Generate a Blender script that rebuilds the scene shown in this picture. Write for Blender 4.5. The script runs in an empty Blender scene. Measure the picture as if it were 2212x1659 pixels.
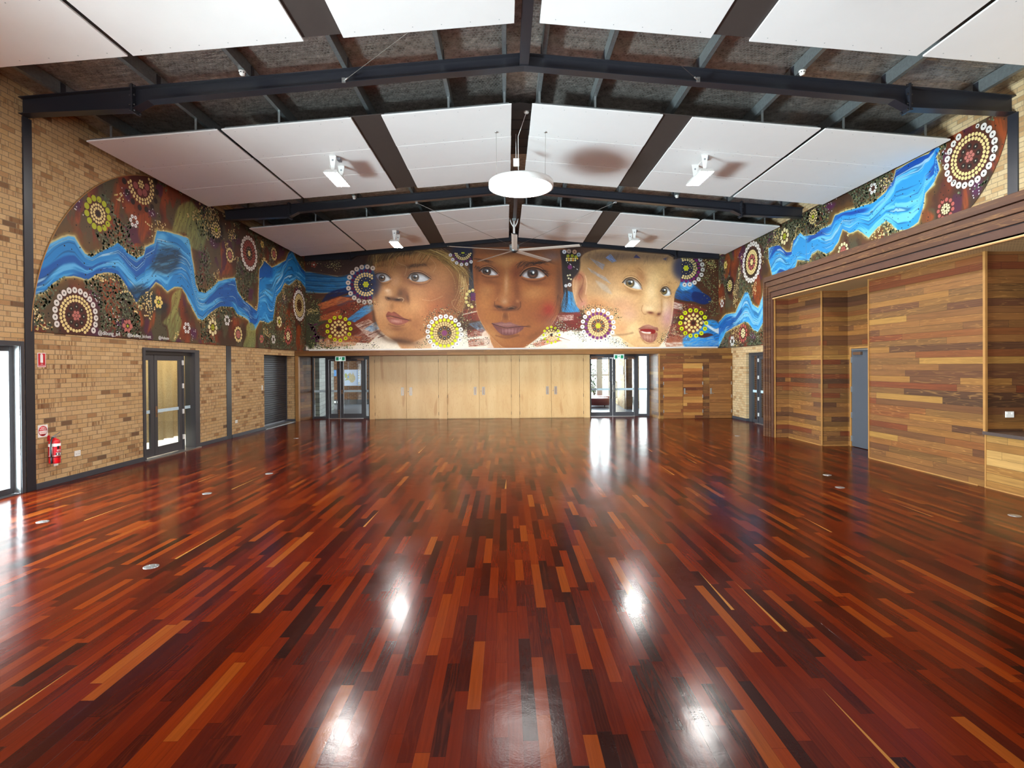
import bpy, bmesh, math, random
import numpy as np
from mathutils import Vector, Matrix, Euler

C = bpy.context.scene.collection
R = math.radians
random.seed(7)

# ---------------------------------------------------------------- camera
cam_d = bpy.data.cameras.new('camera')
cam = bpy.data.objects.new('camera', cam_d); C.objects.link(cam)
cam_d.sensor_fit = 'HORIZONTAL'; cam_d.sensor_width = 36.0
cam_d.lens = 1150.0 / 2212.0 * 36.0
cam_d.shift_x = 0.0
cam_d.shift_y = (797.6 - 829.5) / 2212.0
cam_d.clip_start = 0.05; cam_d.clip_end = 300
cam.location = (0, 0, 2.06)
def cam_rotation(pitch, yaw, roll):
    """yaw > 0 looks to the right, pitch > 0 looks up, roll > 0 leans the picture anticlockwise"""
    base = Euler((R(90), 0, 0)).to_matrix()
    m = Matrix.Rotation(-R(yaw), 3, 'Z') @ Matrix.Rotation(R(pitch), 3, 'X') @ base
    return m @ Matrix.Rotation(-R(roll), 3, 'Z')
cam.rotation_euler = cam_rotation(-0.35, 0.698, 0.412).to_euler()
bpy.context.scene.camera = cam

# ---------------------------------------------------------------- colour management, sky
sc = bpy.context.scene
sc.view_settings.view_transform = 'Standard'
sc.view_settings.look = 'None'
sc.view_settings.gamma = 1.0
sc.view_settings.use_curve_mapping = False
sc.view_settings.exposure = 0.62
sc.cycles.max_bounces = 9
sc.cycles.diffuse_bounces = 5
sc.cycles.glossy_bounces = 4
sc.cycles.transparent_max_bounces = 8
sc.cycles.caustics_reflective = False
sc.cycles.caustics_refractive = False
sc.cycles.sample_clamp_indirect = 8.0
sc.cycles.use_denoising = True

W = bpy.data.worlds.new('sky'); sc.world = W; W.use_nodes = True
wn = W.node_tree.nodes; wl = W.node_tree.links
bg = wn['Background']; bg.inputs['Color'].default_value = (0.93, 0.97, 1.0, 1); bg.inputs['Strength'].default_value = 4.2

# daylight through the glazed openings of the hall, and one added fill lamp
def daylight(name, loc, rot, sx, sy, power, col=(1, 0.97, 0.93)):
    d = bpy.data.lights.new(name, 'AREA'); d.shape = 'RECTANGLE'; d.size = sx; d.size_y = sy
    d.energy = power; d.color = col
    o = bpy.data.objects.new(name, d); C.objects.link(o); o.location = loc; o.rotation_euler = rot
    return o
# through the tall glass doors of the left wall, thrown up by the sunlit paving outside
daylight('daylight_left_doors', (-10.5, 4.9, 1.0), (R(97), 0, R(-42)), 4.6, 2.0, 5600, (0.80, 0.92, 1.0))
# weak fill lamp added behind the camera, no known window there
daylight('fill_back', (0.3, -3.7, 2.0), (R(93), 0, 0), 13.0, 3.2, 90, (0.95, 0.97, 1.0))
# the lobby windows and the room behind the curtain
daylight('daylight_lobby_left', (-2.5, 25.5, 2.9), (0, 0, 0), 4.0, 3.0, 80, (0.75, 0.87, 1.0))
daylight('daylight_lobby_right', (5.2, 25.5, 2.9), (0, 0, 0), 2.0, 3.0, 45, (0.8, 0.9, 1.0))
daylight('daylight_lobby_window', (4.5, 29.45, 1.45), (R(90), 0, R(180)), 2.2, 2.2, 420, (0.85, 0.93, 1.0))
daylight('daylight_side_room', (-9.4, 13.6, 3.0), (0, 0, 0), 1.2, 4.0, 320)
# ---------------------------------------------------------------- helpers
def link_obj(name, me, parent=None):
    o = bpy.data.objects.new(name, me); C.objects.link(o)
    if parent is not None: o.parent = parent
    return o

def thing(name, label, cat, loc=(0, 0, 0), group=None, rotz=0):
    """an Empty at the thing's base that carries its parts"""
    o = bpy.data.objects.new(name, None); C.objects.link(o)
    o.empty_display_size = 0.1
    o.location = loc; o.rotation_euler = (0, 0, rotz)
    return tag(o, label, cat, group)

def tag(o, label, cat, group=None, kind=None):
    o['label'] = label; o['category'] = cat
    if group: o['group'] = group
    if kind: o['kind'] = kind
    return o

def structure(o, label=None, cat=None):
    o['kind'] = 'structure'
    if label: o['label'] = label
    if cat: o['category'] = cat
    return o

class MB:
    """collects boxes, prisms, tubes and discs (world coordinates) and links them as one mesh object"""
    def __init__(self):
        self.v = []; self.f = []; self.m = []; self.sm = []
    def add(self, vs, fs, mi=0, smooth=False):
        b = len(self.v)
        self.v += [tuple(p) for p in vs]
        for f in fs:
            self.f.append(tuple(i + b for i in f)); self.m.append(mi); self.sm.append(smooth)
        return self
    def box(self, x0, x1, y0, y1, z0, z1, mi=0):
        x0, x1 = min(x0, x1), max(x0, x1); y0, y1 = min(y0, y1), max(y0, y1); z0, z1 = min(z0, z1), max(z0, z1)
        vs = [(x0, y0, z0), (x1, y0, z0), (x1, y1, z0), (x0, y1, z0), (x0, y0, z1), (x1, y0, z1), (x1, y1, z1), (x0, y1, z1)]
        return self.add(vs, [(0, 3, 2, 1), (4, 5, 6, 7), (0, 1, 5, 4), (1, 2, 6, 5), (2, 3, 7, 6), (3, 0, 4, 7)], mi)
    def prism(self, poly, axis, a, b, mi=0, smooth=False):
        """extrude a closed 2-D polygon along an axis: 'y' takes (x,z), 'x' takes (y,z), 'z' takes (x,y)"""
        def P(p, t):
            return {'y': (p[0], t, p[1]), 'x': (t, p[0], p[1]), 'z': (p[0], p[1], t)}[axis]
        n = len(poly); vs = [P(p, a) for p in poly] + [P(p, b) for p in poly]
        fs = [tuple(range(n)), tuple(range(2 * n - 1, n - 1, -1))]
        self.add(vs, fs, mi)
        b0 = len(self.v) - 2 * n
        for i in range(n):
            j = (i + 1) % n
            self.f.append((b0 + i, b0 + n + i, b0 + n + j, b0 + j)); self.m.append(mi); self.sm.append(smooth)
        return self
    def tube(self, pts, r, n=8, mi=0, cap=True, smooth=True, r2=None):
        pts = [Vector(p) for p in pts]; rings = []
        up = None
        for i, p in enumerate(pts):
            d = (pts[min(i + 1, len(pts) - 1)] - pts[max(i - 1, 0)]).normalized()
            if up is None:
                up = Vector((0, 0, 1)) if abs(d.z) < 0.9 else Vector((1, 0, 0))
            s = d.cross(up).normalized(); up = s.cross(d).normalized()
            rr = r if r2 is None else r + (r2 - r) * i / (len(pts) - 1)
            rings.append([p + s * (rr * math.cos(2 * math.pi * k / n)) + up * (rr * math.sin(2 * math.pi * k / n)) for k in range(n)])
        vs = [q for g in rings for q in g]; fs = []
        for i in range(len(rings) - 1):
            for k in range(n):
                fs.append((i * n + k, i * n + (k + 1) % n, (i + 1) * n + (k + 1) % n, (i + 1) * n + k))
        self.add(vs, fs, mi, smooth)
        if cap:
            b = len(self.v) - len(vs)
            self.f.append(tuple(b + k for k in range(n - 1, -1, -1))); self.m.append(mi); self.sm.append(False)
            e = b + (len(rings) - 1) * n
            self.f.append(tuple(e + k for k in range(n))); self.m.append(mi); self.sm.append(False)
        return self
    def lathe(self, prof, c, n=32, mi=0, smooth=True, axis='z'):
        """profile of (radius, height) turned about an axis through c"""
        vs = []; fs = []
        for (r, h) in prof:
            for k in range(n):
                a = 2 * math.pi * k / n
                if axis == 'z': vs.append((c[0] + r * math.cos(a), c[1] + r * math.sin(a), c[2] + h))
                elif axis == 'x': vs.append((c[0] + h, c[1] + r * math.cos(a), c[2] + r * math.sin(a)))
                else: vs.append((c[0] + r * math.cos(a), c[1] + h, c[2] + r * math.sin(a)))
        for i in range(len(prof) - 1):
            for k in range(n):
                fs.append((i * n + k, i * n + (k + 1) % n, (i + 1) * n + (k + 1) % n, (i + 1) * n + k))
        fs.append(tuple(range(n - 1, -1, -1)))
        fs.append(tuple((len(prof) - 1) * n + k for k in range(n)))
        return self.add(vs, fs, mi, smooth)
    def rot(self, M, start=0):
        self.v[start:] = [tuple(M @ Vector(p)) for p in self.v[start:]]
        return self
    def build(self, name, mats, parent=None, bevel=0.0, fix=True):
        me = bpy.data.meshes.new(name)
        off = Vector((0, 0, 0))
        if parent is not None:
            q = parent
            while q is not None:
                off += Vector(q.location); q = q.parent
        me.from_pydata([tuple(Vector(p) - off) for p in self.v], [], self.f)
        for m in (mats if isinstance(mats, (list, tuple)) else [mats]): me.materials.append(m)
        me.polygons.foreach_set('material_index', self.m)
        me.polygons.foreach_set('use_smooth', self.sm)
        if fix:
            bm = bmesh.new(); bm.from_mesh(me)
            bmesh.ops.recalc_face_normals(bm, faces=bm.faces)
            bm.to_mesh(me); bm.free()
        me.update()
        o = link_obj(name, me, parent)
        if bevel:
            md = o.modifiers.new('edge', 'BEVEL'); md.width = bevel; md.segments = 2; md.limit_method = 'ANGLE'; md.angle_limit = R(40)
        return o

def text(name, body, size, loc, rot, m, parent, align='CENTER', extrude=0.0006):
    cu = bpy.data.curves.new(name, 'FONT'); cu.body = body; cu.size = size
    cu.align_x = align; cu.align_y = 'CENTER'; cu.extrude = extrude; cu.resolution_u = 3
    cu.materials.append(m)
    tmp = bpy.data.objects.new(name, cu); C.objects.link(tmp)
    bpy.context.view_layer.update()
    me = bpy.data.meshes.new_from_object(tmp.evaluated_get(bpy.context.evaluated_depsgraph_get()))
    bpy.data.objects.remove(tmp); bpy.data.curves.remove(cu)
    o = bpy.data.objects.new(name, me); C.objects.link(o)
    off = Vector((0, 0, 0)); q = parent
    while q is not None:
        off += Vector(q.location); q = q.parent
    o.parent = parent; o.location = Vector(loc) - off; o.rotation_euler = rot
    return o
# ---------------------------------------------------------------- procedural materials
def srgb(h):
    h = h.lstrip('#'); c = [int(h[i:i + 2], 16) / 255 for i in (0, 2, 4)]
    return tuple(x / 12.92 if x <= 0.04045 else ((x + 0.055) / 1.055) ** 2.4 for x in c)

class NT:
    """short-hand for building node trees"""
    def __init__(self, name):
        self.mat = bpy.data.materials.new(name); self.mat.use_nodes = True
        self.t = self.mat.node_tree; self.t.nodes.clear()
        self.out = self.t.nodes.new('ShaderNodeOutputMaterial')
    def n(self, typ, ins=None, out=0, **props):
        nd = self.t.nodes.new('ShaderNode' + typ)
        for k, v in props.items(): setattr(nd, k, v)
        for k, v in (ins or {}).items():
            s = nd.inputs[k]
            if hasattr(v, 'is_output'): self.t.links.new(v, s)
            else: s.default_value = (tuple(v) + (1,) if s.type == 'RGBA' and len(v) == 3 else v)
        self.last = nd
        return nd.outputs[out]
    def m(self, op, a, b=0.0, c=0.0):
        return self.n('Math', {0: a, 1: b, 2: c}, operation=op)
    def xyz(self, x, y, z=0.0):
        return self.n('CombineXYZ', {0: x, 1: y, 2: z})
    def pos(self):
        s = self.n('SeparateXYZ', {0: self.n('NewGeometry')})
        return self.last.outputs
    def noise(self, v, scale=1.0, detail=3.0, rough=0.55, dim='3D', out=0):
        return self.n('TexNoise', {'Vector': v, 'Scale': scale, 'Detail': detail, 'Roughness': rough}, out=out, noise_dimensions=dim)
    def white(self, x, y, out=0):
        return self.n('TexWhiteNoise', {'Vector': self.xyz(x, y, 0.37)}, out=out, noise_dimensions='3D')
    def ramp(self, fac, stops, interp='LINEAR'):
        o = self.n('ValToRGB', {0: fac}); r = self.last.color_ramp; r.interpolation = interp
        while len(r.elements) > 1: r.elements.remove(r.elements[-1])
        for i, (p, c) in enumerate(stops):
            e = r.elements[0] if i == 0 else r.elements.new(p)
            e.position = p; e.color = tuple(srgb(c) if isinstance(c, str) else c) + (1,)
        return o
    def mix(self, fac, a, b, mode='MIX'):
        nd = self.t.nodes.new('ShaderNodeMix'); nd.data_type = 'RGBA'; nd.blend_type = mode; nd.clamp_factor = True
        for s, v in ((nd.inputs[0], fac), (nd.inputs[6], a), (nd.inputs[7], b)):
            if hasattr(v, 'is_output'): self.t.links.new(v, s)
            elif isinstance(v, str): s.default_value = srgb(v) + (1,)
            elif isinstance(v, tuple): s.default_value = v[:3] + (1,)
            else: s.default_value = v
        return nd.outputs[2]
    def mapr(self, v, a, b, c, d):
        return self.n('MapRange', {0: v, 1: a, 2: b, 3: c, 4: d})
    def bump(self, h, strength=0.3, dist=0.01):
        return self.n('Bump', {'Height': h, 'Strength': strength, 'Distance': dist})
    def bsdf(self, color, rough=0.5, metal=0.0, normal=None, spec=0.5, coat=0.0, coat_rough=0.1, emit=None, estr=0.0, alpha=None):
        ins = {'Base Color': color if not isinstance(color, str) else srgb(color), 'Roughness': rough, 'Metallic': metal, 'Specular IOR Level': spec}
        if coat: ins['Coat Weight'] = coat; ins['Coat Roughness'] = coat_rough
        if emit is not None: ins['Emission Color'] = emit if not isinstance(emit, str) else srgb(emit); ins['Emission Strength'] = estr
        if normal is not None: ins['Normal'] = normal
        s = self.n('BsdfPrincipled', ins)
        self.t.links.new(s, self.out.inputs[0])
        return self.mat

def plain(name, color, rough=0.5, metal=0.0, var=0.06, scale=14.0, bump=0.0, coat=0.0, spec=0.5):
    """one colour with a little mottling"""
    t = NT(name)
    v = t.n('NewGeometry')
    f = t.noise(v, scale, 3)
    c = srgb(color) if isinstance(color, str) else color
    lo = tuple(x * (1 - var * 2) for x in c); hi = tuple(min(1, x * (1 + var * 2)) for x in c)
    col = t.mix(f, lo, hi)
    nrm = t.bump(t.noise(v, scale * 8, 2), bump, 0.004) if bump else None
    return t.bsdf(col, rough, metal, nrm, spec=spec, coat=coat)

def glow(name, color, strength):
    t = NT(name); return t.bsdf(color, 0.4, emit=color, estr=strength)

def mat_floor():
    t = NT('jarrah_floorboards'); X, Y, Z = t.pos()
    w = 0.083
    xs = t.m('DIVIDE', X, w); row = t.m('FLOOR', xs); fx = t.m('FRACT', xs)
    r1 = t.white(row, 3.1); r2 = t.white(row, 9.7)
    ln = t.m('MULTIPLY_ADD', r2, 0.75, 0.5)
    ys = t.m('ADD', t.m('DIVIDE', Y, ln), t.m('MULTIPLY', r1, 37.0)); cell = t.m('FLOOR', ys); fy = t.m('FRACT', ys)
    # some boards run on for two lengths
    idn = t.white(row, cell); id2 = t.white(t.m('ADD', row, 0.5), cell)
    base = t.ramp(idn, [(0.0, '#220a06'), (0.1, '#2f0c06'), (0.28, '#410f05'), (0.5, '#501304'), (0.72, '#5b1804'), (0.88, '#672005'), (0.96, '#742c08'), (1.0, '#7e3d12')])
    gv = t.xyz(t.m('MULTIPLY', X, 60.0), t.m('ADD', t.m('MULTIPLY', Y, 2.2), t.m('MULTIPLY', id2, 90)), t.m('MULTIPLY', idn, 40))
    g = t.noise(gv, 1.0, 5, 0.6)
    fig = t.noise(t.xyz(t.m('MULTIPLY', X, 13.0), t.m('ADD', t.m('MULTIPLY', Y, 0.9), t.m('MULTIPLY', idn, 70)), t.m('MULTIPLY', id2, 60)), 1.0, 2, 0.5)
    rings = t.m('FRACT', t.m('MULTIPLY', fig, 9.0))
    rings = t.m('ABSOLUTE', t.m('SUBTRACT', rings, 0.5))
    col = t.mix(t.mapr(g, 0.3, 0.72, 0.0, 0.6), base, t.mix(0.5, base, '#1a0705'))
    col = t.mix(t.m('MULTIPLY', t.mapr(rings, 0.2, 0.5, 0.0, 0.45), id2), col, t.mix(0.45, base, '#6e2608'))
    # pale sapwood streak in a few boards
    sap = t.m('MULTIPLY', t.m('GREATER_THAN', t.white(t.m('ADD', row, 0.2), cell), 0.99), t.m('GREATER_THAN', fx, t.m('ADD', 0.66, t.m('MULTIPLY', fy, 0.33))))
    col = t.mix(sap, col, '#94602c')
    seam = t.m('MAXIMUM', t.m('GREATER_THAN', t.m('ABSOLUTE', t.m('SUBTRACT', fx, 0.5)), 0.488), t.m('GREATER_THAN', t.m('ABSOLUTE', t.m('SUBTRACT', fy, 0.5)), 0.4985))
    col = t.mix(t.m('MULTIPLY', seam, 0.6), col, '#1c0705')
    # worn varnish: slow waves, orange peel and a slight tilt from board to board
    nv = t.n('NewGeometry')
    wave = t.noise(nv, 5.0, 2); peel = t.noise(nv, 75.0, 2)
    crown = t.m('MULTIPLY', t.m('SUBTRACT', idn, 0.5), fx)
    hgt = t.m('ADD', t.m('ADD', t.m('MULTIPLY', wave, 0.55), t.m('MULTIPLY', peel, 0.11)), t.m('MULTIPLY', crown, 0.08))
    nrm = t.bump(hgt, 0.55, 0.004)
    rough = t.mapr(t.noise(nv, 1.6, 4), 0.3, 0.7, 0.13, 0.20)
    return t.bsdf(col, rough, 0.0, nrm, spec=0.09)

def board_pattern(t, pitch, lmin, lmax, seed=0.0):
    X, Y, Z = t.pos()
    along = t.m('ADD', X, Y)
    zs = t.m('DIVIDE', Z, pitch); row = t.m('ADD', t.m('FLOOR', zs), seed); fz = t.m('FRACT', zs)
    r1 = t.white(row, 3.1); r2 = t.white(row, 9.7)
    ln = t.m('MULTIPLY_ADD', r2, lmax - lmin, lmin)
    a = t.m('ADD', t.m('DIVIDE', along, ln), t.m('MULTIPLY', r1, 37.0)); cell = t.m('FLOOR', a); fa = t.m('FRACT', a)
    return along, Z, row, cell, fz, fa, ln

def mat_boards(name, stops, pitch=0.12, lmin=1.1, lmax=3.2, seed=0.0, seam=0.018, rough=0.5, dark='#20100a', coat=0.0):
    t = NT(name)
    along, Z, row, cell, fz, fa, ln = board_pattern(t, pitch, lmin, lmax, seed)
    idn = t.white(row, cell); id2 = t.white(t.m('ADD', row, 0.5), cell)
    base = t.ramp(idn, stops)
    gv = t.xyz(t.m('ADD', t.m('MULTIPLY', along, 1.5), t.m('MULTIPLY', id2, 80)), t.m('MULTIPLY', Z, 30.0), t.m('MULTIPLY', idn, 50))
    g = t.noise(gv, 1.0, 5, 0.6)
    fig = t.noise(t.xyz(t.m('ADD', t.m('MULTIPLY', along, 0.9), t.m('MULTIPLY', idn, 77)), t.m('MULTIPLY', Z, 9.0), t.m('MULTIPLY', id2, 60)), 1.0, 2, 0.5)
    rings = t.m('ABSOLUTE', t.m('SUBTRACT', t.m('FRACT', t.m('MULTIPLY', fig, 8.0)), 0.5))
    darkb = t.mix(0.5, base, dark)
    col = t.mix(t.mapr(g, 0.35, 0.72, 0.0, 0.7), base, darkb)
    col = t.mix(t.m('MULTIPLY', t.mapr(rings, 0.36, 0.5, 0.0, 0.45), id2), col, t.mix(0.4, base, '#d9a15a'))
    sm = t.m('MAXIMUM', t.m('GREATER_THAN', t.m('ABSOLUTE', t.m('SUBTRACT', fz, 0.5)), 0.5 - seam), t.m('LESS_THAN', t.m('MULTIPLY', fa, ln), 0.004))
    col = t.mix(t.m('MULTIPLY', sm, 0.85), col, '#170b06')
    nrm = t.bump(t.m('SUBTRACT', t.m('MULTIPLY', g, 0.12), sm), 0.5, 0.004)
    return t.bsdf(col, rough, 0.0, nrm, spec=0.4, coat=coat)

def mat_brick(name, stops, mortar, flash='#6b3f24', pitch=0.086, ln=0.24, amount=1.0, joint=0.06):
    t = NT(name); X, Y, Z = t.pos(); along = t.m('ADD', X, Y)
    zs = t.m('DIVIDE', Z, pitch); row = t.m('FLOOR', zs); fz = t.m('FRACT', zs)
    a = t.m('ADD', t.m('DIVIDE', along, ln), t.m('MULTIPLY', t.m('MODULO', row, 2.0), 0.5)); cell = t.m('FLOOR', a); fa = t.m('FRACT', a)
    idn = t.white(row, cell); id2 = t.white(t.m('ADD', row, 0.5), cell)
    base = t.ramp(idn, stops)
    v = t.n('NewGeometry')
    # vertical kiln-flash streaks inside some bricks
    st = t.noise(t.xyz(t.m('MULTIPLY', along, 26.0), t.m('MULTIPLY', row, 3.7), t.m('MULTIPLY', Z, 1.5)), 1.0, 2, 0.6)
    patch = t.noise(t.xyz(t.m('MULTIPLY', along, 0.9), t.m('MULTIPLY', Z, 1.6), 0.3), 1.0, 3, 0.6)
    stm = t.m('MULTIPLY', t.mapr(st, 0.5, 0.64, 0.0, 0.8 * amount), t.m('MULTIPLY', t.m('GREATER_THAN', id2, 0.5), t.mapr(patch, 0.42, 0.58, 0.15, 1.0)))
    col = t.mix(stm, base, flash)
    col = t.mix(t.mapr(t.noise(v, 38.0, 3), 0.4, 0.7, 0.0, 0.25), col, t.mix(0.5, base, flash))
    dz = t.m('ABSOLUTE', t.m('SUBTRACT', fz, 0.5)); da = t.m('ABSOLUTE', t.m('SUBTRACT', fa, 0.5))
    j = t.m('MAXIMUM', t.m('GREATER_THAN', dz, 0.5 - joint), t.m('GREATER_THAN', da, 0.5 - joint * pitch / ln))
    col = t.mix(j, col, t.mix(t.noise(v, 60.0, 2), mortar, t.mix(0.5, mortar, '#3a2c1e')))
    nrm = t.bump(t.m('SUBTRACT', t.m('MULTIPLY', t.noise(v, 90.0, 3), 0.3), j), 0.6, 0.006)
    return t.bsdf(col, 0.85, 0.0, nrm, spec=0.25)

def mat_foil():
    """crinkled reflective sarking over chicken wire"""
    t = NT('roof_foil_and_wire'); v = t.n('NewGeometry'); X, Y, Z = t.pos()
    cr = t.noise(v, 9.0, 5, 0.65); cr2 = t.noise(t.xyz(t.m('MULTIPLY', X, 3.0), t.m('MULTIPLY', Y, 14.0), 0.0), 1.0, 4, 0.6)
    # hexagonal netting
    s = 0.06; px = t.m('DIVIDE', X, s); py = t.m('DIVIDE', Y, s * 1.2)
    def hexd(ox, oy):
        hx = t.m('SUBTRACT', t.m('FRACT', t.m('ADD', px, ox)), 0.5)
        hy = t.m('MULTIPLY', t.m('SUBTRACT', t.m('FRACT', t.m('DIVIDE', t.m('ADD', py, oy), 1.732)), 0.5), 1.732)
        ax = t.m('ABSOLUTE', hx); ay = t.m('ABSOLUTE', hy)
        return t.m('MAXIMUM', ax, t.m('ADD', t.m('MULTIPLY', ax, 0.5), t.m('MULTIPLY', ay, 0.866)))
    d = t.m('MINIMUM', hexd(0.0, 0.0), hexd(0.5, 0.866))
    wire = t.m('GREATER_THAN', d, 0.44)
    col = t.mix(t.mapr(cr, 0.35, 0.7, 0.0, 1.0), '#8d837b', '#e4dcd4')
    col = t.mix(wire, col, '#c9c8c4')
    hgt = t.m('ADD', t.m('ADD', t.m('MULTIPLY', cr, 1.0), t.m('MULTIPLY', cr2, 0.8)), t.m('MULTIPLY', wire, 0.12))
    nrm = t.bump(hgt, 1.0, 0.03)
    return t.bsdf(col, t.mapr(wire, 0.0, 1.0, 0.33, 0.5), 0.85, nrm)

def mat_ply():
    t = NT('birch_plywood'); X, Y, Z = t.pos()
    sheet = t.m('FLOOR', t.m('DIVIDE', t.m('ADD', X, 5.36), 1.25)); r = t.white(sheet, 2.0)
    v = t.xyz(t.m('ADD', t.m('MULTIPLY', X, 2.6), t.m('MULTIPLY', r, 50)), 0.0, t.m('MULTIPLY', Z, 0.55))
    f = t.noise(v, 1.0, 3, 0.5)
    ring = t.m('ABSOLUTE', t.m('SUBTRACT', t.m('FRACT', t.m('MULTIPLY', f, 16.0)), 0.5))
    fine = t.noise(t.xyz(t.m('MULTIPLY', X, 90.0), 0.0, t.m('MULTIPLY', Z, 2.0)), 1.0, 3)
    col = t.mix(t.mapr(f, 0.3, 0.7, 0, 1), '#c79d68', '#d6b27f')
    col = t.mix(t.mapr(ring, 0.38, 0.5, 0.0, 0.4), col, '#b98a54')
    col = t.mix(t.m('MULTIPLY', fine, 0.3), col, '#c09460')
    st = t.noise(t.xyz(t.m('ADD', t.m('MULTIPLY', X, 3.4), 11.0), 0.0, t.m('MULTIPLY', Z, 0.7)), 1.0, 1)
    col = t.mix(t.mapr(st, 0.68, 0.73, 0.0, 0.55), col, '#ad7a45')
    return t.bsdf(col, 0.42, 0.0, spec=0.4)

def mat_glass(tint=(0.93, 0.97, 0.96)):
    t = NT('clear_glass')
    bk = t.n('NewGeometry', out=6)
    fr = t.n('Fresnel', {'IOR': t.m('MULTIPLY_ADD', bk, 1 / 1.5 - 1.5, 1.5)})
    tr = t.n('BsdfTransparent', {'Color': tint}); gl = t.n('BsdfGlossy', {'Color': (1, 1, 1), 'Roughness': 0.02})
    ms = t.n('MixShader', {0: fr, 1: tr, 2: gl}); t.t.links.new(ms, t.out.inputs[0])
    return t.mat

def mat_perf():
    t = NT('perforated_soffit_lining'); X, Y, Z = t.pos()
    fx = t.m('SUBTRACT', t.m('FRACT', t.m('DIVIDE', X, 0.05)), 0.5); fy = t.m('SUBTRACT', t.m('FRACT', t.m('DIVIDE', Y, 0.11)), 0.5)
    hole = t.m('MULTIPLY', t.m('LESS_THAN', t.m('ABSOLUTE', fx), 0.32), t.m('LESS_THAN', t.m('ABSOLUTE', fy), 0.12))
    col = t.mix(hole, '#c9a878', '#5a4026')
    return t.bsdf(col, 0.6)

def mat_curtain():
    t = NT('curtain_cloth'); v = t.n('NewGeometry')
    sp = t.noise(v, 120.0, 2)
    col = t.mix(t.mapr(sp, 0.45, 0.6, 0, 1), '#a8997c', '#cdc0a4')
    t.bsdf(col, 0.8, spec=0.2)
    bs = t.last.outputs[0]; tl = t.n('BsdfTranslucent', {'Color': col})
    ms = t.n('MixShader', {0: 0.45, 1: bs, 2: tl}); t.t.links.new(ms, t.out.inputs[0])
    return t.mat

M = {}
M['floor'] = mat_floor()
CL = [(0.0, '#452d1d'), (0.12, '#583521'), (0.28, '#724a28'), (0.45, '#80542b'), (0.6, '#664525'), (0.75, '#8a5e2d'), (0.86, '#6d371d'), (0.92, '#673119'), (1.0, '#966d35')]
M['clad'] = mat_boards('mixed_hardwood_cladding', CL, 0.12, 1.1, 3.2, 0.0)
M['clad_far'] = mat_boards('hardwood_cladding_far', [(0, '#4a2a14'), (0.25, '#633a1a'), (0.5, '#754a22'), (0.72, '#81572a'), (0.86, '#653218'), (1, '#986e34')], 0.12, 0.5, 1.6, 41.0)
M['counter_clad'] = mat_boards('counter_front_boards', [(0, '#865a2a'), (0.4, '#a0763e'), (0.7, '#926a36'), (1, '#ae864e')], 0.126, 3.0, 7.0, 13.0)
M['bulk'] = mat_boards('bulkhead_boards', [(0, '#3e2216'), (0.35, '#53301c'), (0.6, '#482818'), (0.8, '#5e3a22'), (1, '#3c2016')], 0.1485, 2.5, 5.0, 23.0, seam=0.0)
M['trimwood'] = plain('pale_timber_trim', '#9c6f3b', 0.5, var=0.12, scale=9)
M['redwood'] = plain('red_timber_jamb', '#48281a', 0.5, var=0.14, scale=7)
M['header'] = mat_boards('header_boards', [(0, '#6f4822'), (0.4, '#825829'), (0.75, '#74451e'), (1, '#946a34')], 0.1, 1.5, 4.0, 5.0, seam=0.012)
M['greyclad'] = mat_boards('grey_cladding', [(0, '#4c4f4a'), (0.5, '#6d726b'), (1, '#8b9189')], 0.16, 0.9, 2.0, 3.0, seam=0.06)
BR = [(0.0, '#bb9a70'), (0.3, '#c4a274'), (0.55, '#bd9868'), (0.78, '#c9a87c'), (0.9, '#b08a60'), (0.96, '#a17850'), (0.985, '#8d6a48'), (1.0, '#6c5440')]
M['brick'] = mat_brick('cream_brickwork', BR, '#8f7d62')
M['brick_pale'] = mat_brick('pale_cream_brickwork', [(0, '#c3a67c'), (0.5, '#cbb088'), (0.9, '#b89468'), (1, '#a07a52')], '#9a8a70', amount=0.4)
M['brick_dark'] = mat_brick('brown_lobby_brickwork', [(0, '#4a2a18'), (0.5, '#5c3820'), (1, '#6a4428')], '#7d7266', joint=0.09)
M['foil'] = mat_foil()
M['steel'] = plain('charcoal_painted_steel', '#26272e', 0.32, 0.0, 0.05, 5)
M['frame'] = plain('charcoal_door_frame', '#3d3d42', 0.4, 0.0, 0.04, 6)
M['skirt'] = plain('charcoal_skirting', '#3f4148', 0.45, 0.0, 0.05, 5)
M['galv'] = plain('galvanised_steel', '#8f9698', 0.42, 0.75, 0.16, 22)
M['panel'] = plain('white_acoustic_board', '#e8e6e6', 0.75, 0.0, 0.012, 3, bump=0.05)
M['panel_edge'] = plain('board_edge', '#b6aaa2', 0.8, 0.0, 0.03, 6)
M['infill'] = plain('dark_infill_board', '#3a312e', 0.7, 0.0, 0.05, 9)
M['ply'] = mat_ply()
M['glass'] = mat_glass()
M['white'] = plain('white_powder_coat', '#e4e3e1', 0.45, 0.0, 0.01, 4)
M['plastic'] = plain('white_plastic', '#e8e6e0', 0.4, 0.0, 0.01, 5)
M['grey_plastic'] = plain('grey_plastic', '#8d939a', 0.5)
M['black'] = plain('black_rubber', '#15151a', 0.5)
M['alu'] = plain('brushed_aluminium', '#b9b9b9', 0.32, 0.85, 0.05, 30)
M['bronze'] = plain('bronze_hardware', '#8a6a55', 0.35, 0.7, 0.06, 25)
M['steelhandle'] = plain('satin_steel', '#8f8982', 0.4, 0.4, 0.04, 30)
M['red'] = plain('fire_red', '#c8101c', 0.3, 0.0, 0.04, 8, coat=0.3)
M['signred'] = plain('sign_red', '#c01525', 0.45)
M['signwhite'] = plain('sign_white', '#eceae6', 0.45, 0, 0.01)
M['door_grey'] = plain('grey_door_paint', '#4a4d55', 0.5, 0.0, 0.03, 4)
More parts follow.
